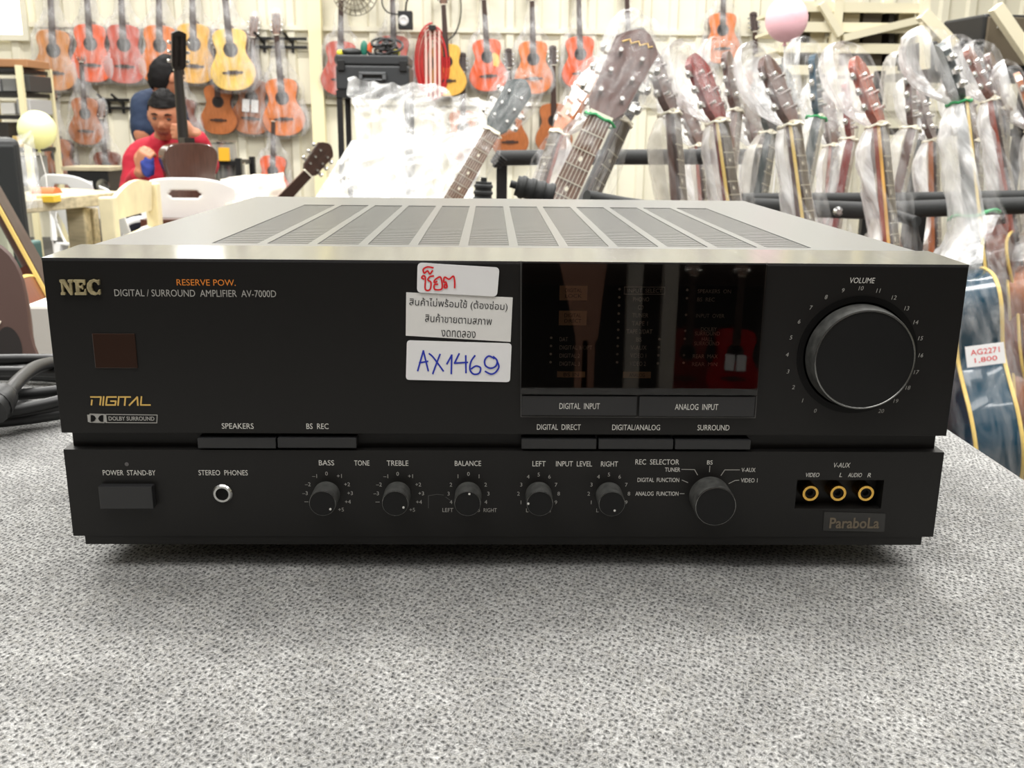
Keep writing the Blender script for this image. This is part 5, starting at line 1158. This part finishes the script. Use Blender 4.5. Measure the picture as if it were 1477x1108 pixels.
def hair_geo(Mx, fringe=.045, nape=-.05):
    mb = MB(); n, k = 40, 26; top = []
    for i in range(k+1):
        a = PI*.62*i/k
        for j in range(n):
            t = 2*PI*j/n; y_ = math.sin(t); low = (nape if y_ > 0.25 else (fringe if y_ < -.35 else -.012+ (fringe+.012)*max(0, (.25-y_)/.6)))
            zmin = low/.118; am = math.acos(max(-1, min(1, zmin))); aa = am*i/k
            x = math.sin(aa)*math.cos(t); y = math.sin(aa)*math.sin(t); z = math.cos(aa); w_ = .006*noise.noise(Vector((x*5, y*5, z*5)))+.004*noise.noise(Vector((x*16, y*16, z*16)))
            e = 1.0 if i < k else .93
            top.append(Vector((x*(.081+w_)*e, y*(.104+w_)*e, z*(.129+w_))))
    mb.v = [tuple(Mx @ v) for v in top]
    for i in range(k):
        for j in range(n): j2 = (j+1) % n; mb.f.append((i*n+j, (i+1)*n+j, (i+1)*n+j2, i*n+j2)); mb.m.append(0)
    return mb
def hand_geo(wrist, palm_dir, palm_norm, curl, sc=1.0, side=1, spread=.0):
    """palm plus four unequal curled fingers and a thumb; palm_norm points out of the palm"""
    d = palm_dir.normalized(); n_ = (palm_norm-d*palm_norm.dot(d)).normalized(); s = d.cross(n_)*side     # s points to the thumb side
    parts = []
    mb = MB(); rg = []
    for t, w_, h_ in ((-.01, .026, .018), (.02, .032, .017), (.055, .040, .015), (.085, .041, .012), (.098, .036, .008)):
        c = wrist+d*t*sc; rg.append([c+(s*math.cos(2*PI*k/14)*w_+n_*math.sin(2*PI*k/14)*h_)*sc for k in range(14)])
    mb.rings(rg); parts.append((mb.v, mb.f))
    for k, (off, L_) in enumerate(((.028, .070), (.010, .078), (-.010, .072), (-.029, .056))):
        p = wrist+(d*.085+s*off)*sc; ch = [(p, .0092*sc)]; a = 0; dd = d
        for q_, fr in enumerate((.45, .32, .23)):
            a += curl[q_]; v = d*math.cos(a)+n_*math.sin(a)+s*spread*(1.5-k); p = p+v*L_*fr*sc; ch.append((p, (.0088-.0009*q_)*sc))
        parts.append(skin_mesh([ch], 1))
    p = wrist+(d*.025+s*.026)*sc; v1 = (d*.55+s*.55+n_*.35).normalized(); v2 = (d*.8+n_*.55).normalized()
    parts.append(skin_mesh([[(p, .0115*sc), (p+v1*.035*sc, .0105*sc), (p+v1*.035*sc+v2*.028*sc, .0095*sc), (p+v1*.035*sc+v2*.05*sc, .0082*sc)]], 1))
    return parts
def make_person(name_label, group, J, headM, hands, shirt, sleeve_end, hairkw, seated=True):
    """J: joints in world space"""
    root = empty('person', J['base']); o_ = Vector(J['base']); L = lambda p: Vector(p)-o_
    pel, ch, nk, hd = L(J['pelvis']), L(J['chest']), L(J['neck']), L(J['head'])
    mid = pel.lerp(ch, .5)
    xr = L(J['sh_l'])-L(J['sh_r']); xr = Vector((xr.x, xr.y, 0))
    chains = [[(pel, (.15, .105)), (mid, (.14, .10)), (ch, (.155, .105)), (ch.lerp(nk, .62), (.115, .075)), (nk, (.056, .056)), (nk.lerp(hd, .55), (.05, .05))]]
    for s in ('l', 'r'):
        sh, el, wr = L(J['sh_'+s]), L(J['el_'+s]), L(J['wr_'+s])
        chains.append([(ch.lerp(nk, .62), .07), (sh, .058), (sh.lerp(el, .5), .05), (el, .042), (el.lerp(wr, .4), .040), (wr, .027)])
        hp, kn, an, to = L(J['hp_'+s]), L(J['kn_'+s]), L(J['an_'+s]), L(J['to_'+s])
        chains.append([(pel, .1), (hp, .088), (hp.lerp(kn, .5), .075), (kn, .056), (kn.lerp(an, .35), .055), (an, .036), (to, .03)])
    body = skin_mesh(chains, 2, xr)
    hm_ = Matrix.Translation(-o_) @ headM
    parts = [body, head_geo(hm_)]
    for s in ('l', 'r'):
        h_ = hands[s]; parts += hand_geo(L(J['wr_'+s]), h_[0], h_[1], h_[2], 1.0, h_[3])
    me = remesh(parts, .0055, 2); me.materials.append(SKIN); me.materials.append(LIPS)
    inv = hm_.inverted()
    for p in me.polygons:
        c = inv @ p.center
        if abs(c.x) < .024 and -.076 < c.z < -.056 and c.y < -.06: p.material_index = 1
    bo = bpy.data.objects.new('body', me); COL.objects.link(bo); bo.parent = root
    hg = hair_geo(hm_, **hairkw); hg.build('hair', HAIR, root, smooth=True)
    for sx_ in (-1, 1):
        mb = MB(); mb.tube([hm_ @ Vector((sx_*x, y, z)) for x, y, z in ((.014, -.0905, .028), (.03, -.0905, .033), (.048, -.079, .027))], [.003, .0042, .002], 8); mb.build('eyebrow', HAIR, root)
        mb = MB(); mb.ball((0, 0, 0), 1, 12, 8, .014, .006, .0045); mb.v = [tuple(hm_ @ (Vector(v)+Vector((sx_*.031, -.0805, .007)))) for v in mb.v]; mb.build('eye', m_eye, root)
    # clothes: slightly larger skins
    up = [[(pel+Vector((0, 0, -.05)), (.175, .128)), (mid, (.168, .125)), (ch, (.178, .126)), (ch.lerp(nk, .62), (.132, .092)), (ch.lerp(nk, .86), (.085, .078))]]
    for s in ('l', 'r'):
        sh, el, wr = L(J['sh_'+s]), L(J['el_'+s]), L(J['wr_'+s]); e = sleeve_end
        c = [(ch.lerp(nk, .62), .09), (sh, .075), (sh.lerp(el, .5), .065), (el, .058)]
        c = c[:3] + [(sh.lerp(el, .75), .062)] if e < 1 else c + [(el.lerp(wr, .4), .052), (el.lerp(wr, .86), .043)]
        up.append(c)
    me = remesh([skin_mesh(up, 2, xr)], .009, 2)
    for v in me.vertices: v.co += v.normal*(.006*noise.noise(v.co*14)+.003*noise.noise(v.co*40))
    me.materials.append(shirt); so = bpy.data.objects.new('shirt', me); COL.objects.link(so); so.parent = root
    lo = [[(pel, (.168, .12)), (pel+Vector((0, 0, .06)), (.16, .115))]]
    for s in ('l', 'r'):
        hp, kn, an = L(J['hp_'+s]), L(J['kn_'+s]), L(J['an_'+s]); lo.append([(pel, .1), (hp, .105), (hp.lerp(kn, .5), .092), (kn, .074), (kn.lerp(an, .5), .066), (an, .056)])
    me = remesh([skin_mesh(lo, 2, xr)], .011, 2); me.materials.append(m_trouser); to = bpy.data.objects.new('trousers', me); COL.objects.link(to); to.parent = root
    for s in ('l', 'r'):
        an, tt = L(J['an_'+s]), L(J['to_'+s]); me = remesh([skin_mesh([[(an+Vector((0, .03, -.03)), .038), (an.lerp(tt, .6)+Vector((0, 0, -.02)), .044), (tt+(tt-an).normalized()*.03, .036)]], 2)], .01, 1); me.materials.append(m_rubber); sh_ = bpy.data.objects.new('shoe', me); COL.objects.link(sh_); sh_.parent = root
    tag(root, name_label, 'person', group); return root
D = 5.0
def w(px, py, d=D): return at(px, py, d)
# seated man in red
hc_ = w(238, 167, 4.98); headM = Matrix.Translation(hc_) @ Matrix.Rotation(math.radians(6), 4, 'Z') @ Matrix.Rotation(math.radians(16), 4, 'X') @ Matrix.Rotation(math.radians(3), 4, 'Y') @ Matrix.Scale(1.02, 4)
ch = w(239, 248, 5.08); J = dict(base=(ch.x, ch.y+.1, 0), pelvis=Vector((ch.x, ch.y+.12, .50)), chest=Vector((ch.x, ch.y+.06, w(239, 246).z)), neck=w(237, 202, 5.06), head=hc_+Vector((0, .03, .0)),
    sh_r=w(202, 226, 5.08), el_r=w(188, 282, 5.0), wr_r=w(203, 247, 4.72), sh_l=w(279, 223, 5.08), el_l=w(299, 238, 4.86), wr_l=w(283, 193, 4.76))
for s, sg in (('r', -1), ('l', 1)):
    J['hp_'+s] = J['pelvis']+Vector((sg*.095, -.06, -.01)); J['kn_'+s] = J['pelvis']+Vector((sg*.17, -.46, .02)); J['an_'+s] = Vector((ch.x+sg*.16, ch.y-.28, .085)); J['to_'+s] = Vector((ch.x+sg*.18, ch.y-.45, .045))
hands = {'l': (Vector((-1, -.05, .10)), Vector((-.1, -1, .05))*-1, (.5, .9, .7), -1), 'r': (Vector((.35, -.25, .8)), Vector((.3, .9, .2)), (.9, 1.0, .7), 1)}
man = make_person('seated man in a red long-sleeved shirt looking down and wiping a dark guitar', None, J, headM, hands, m_redshirt, 1, dict(fringe=.052, nape=-.07)); man.pop('group', None) if 'group' in man else None
m = MB(); a = J['wr_l'].lerp(J['el_l'], .12); b = J['wr_l'].lerp(J['el_l'], .22); m.tube([a-Vector(J['base']), b-Vector(J['base'])], [.036, .037], 18); m.build('wristwatch', m_rubber, man, smooth=True)
st = empty('stool', (ch.x, ch.y+.12, 0)); tag(st, 'plain stool under the seated man in red', 'stool')
m = MB(); m.lathe([(.17, .36), (.18, .37), (.18, .385), (0, .39)], (0, 0, 0), (0, 0, 1), 28); m.build('seat', m_choc, st)
for k in range(4): a_ = PI/4+PI/2*k; m = MB(); m.bar((.13*math.cos(a_), .13*math.sin(a_), .365), (.17*math.cos(a_), .17*math.sin(a_), 0), .03, .03); m.build('leg', m_choc, st)
# blue cloth in his hand
cp_ = w(214, 240, 4.70); m = MB(); m.ball((0, 0, 0), .034, 24, 16, 1.0, .7, 1.5)
for i, v in enumerate(m.v):
    k = 1+.28*noise.noise(Vector(v)*45); m.v[i] = (v[0]*k, v[1]*k, v[2]*k)
tag(m.build('cloth', mat('blue_cloth', (44, 58, 130), .9), loc=cp_, smooth=True), 'blue polishing cloth held by the man in red', 'cloth')
# the guitar he holds, its back to the camera
gm = guitar(m_mah, wood('dark_rosewood_gloss', (72, 48, 40), .2), neck=mat('black_neck', (26, 22, 20), .35), head='slotted', detail=True, bag=None, headcol=mat('black_head', (24, 20, 18), .3))
N_, L_ = at(263, 114, 4.66), at(270, 206, 4.66); ax = (N_-L_).normalized(); orient(gm, N_-ax*.849*.9+Vector((0, 0, .04)), ax, Vector((-.6, .8, 0)), .9); tag(gm, 'dark classical guitar held upright by the man in red, back to the camera', 'guitar')
# person in blue behind
hc2 = at(240, 112, 5.75); headM = Matrix.Translation(hc2) @ Matrix.Rotation(math.radians(140), 4, 'Z') @ Matrix.Rotation(math.radians(18), 4, 'X')
nk = at(232, 136, 5.85); che = at(226, 174, 5.95); J = dict(base=(che.x-.02, che.y+.1, 0), pelvis=Vector((che.x-.02, che.y+.22, .78)), chest=che, neck=nk, head=hc2,
    sh_l=at(208, 150, 5.8), el_l=at(204, 195, 5.75), wr_l=at(222, 215, 5.95), sh_r=at(248, 150, 6.05), el_r=at(262, 190, 6.2), wr_r=at(250, 200, 6.4))
for s, sg in (('l', -1), ('r', 1)):
    J['hp_'+s] = J['pelvis']+Vector((sg*.09, 0, -.03)); J['kn_'+s] = J['pelvis']+Vector((sg*.1, .05, -.36)); J['an_'+s] = Vector((J['pelvis'].x+sg*.1, J['pelvis'].y-.02, .085)); J['to_'+s] = Vector((J['pelvis'].x+sg*.12, J['pelvis'].y+.14, .045))
hands = {'l': (Vector((.5, .6, -.2)), Vector((.4, -.2, -.8)), (.4, .5, .3), 1), 'r': (Vector((-.4, .8, -.2)), Vector((-.3, -.2, -.8)), (.4, .5, .3), -1)}
p2 = make_person('person in a navy blue T-shirt bending away behind the man in red', None, J, headM, hands, m_blueshirt, .5, dict(fringe=.04, nape=-.075))
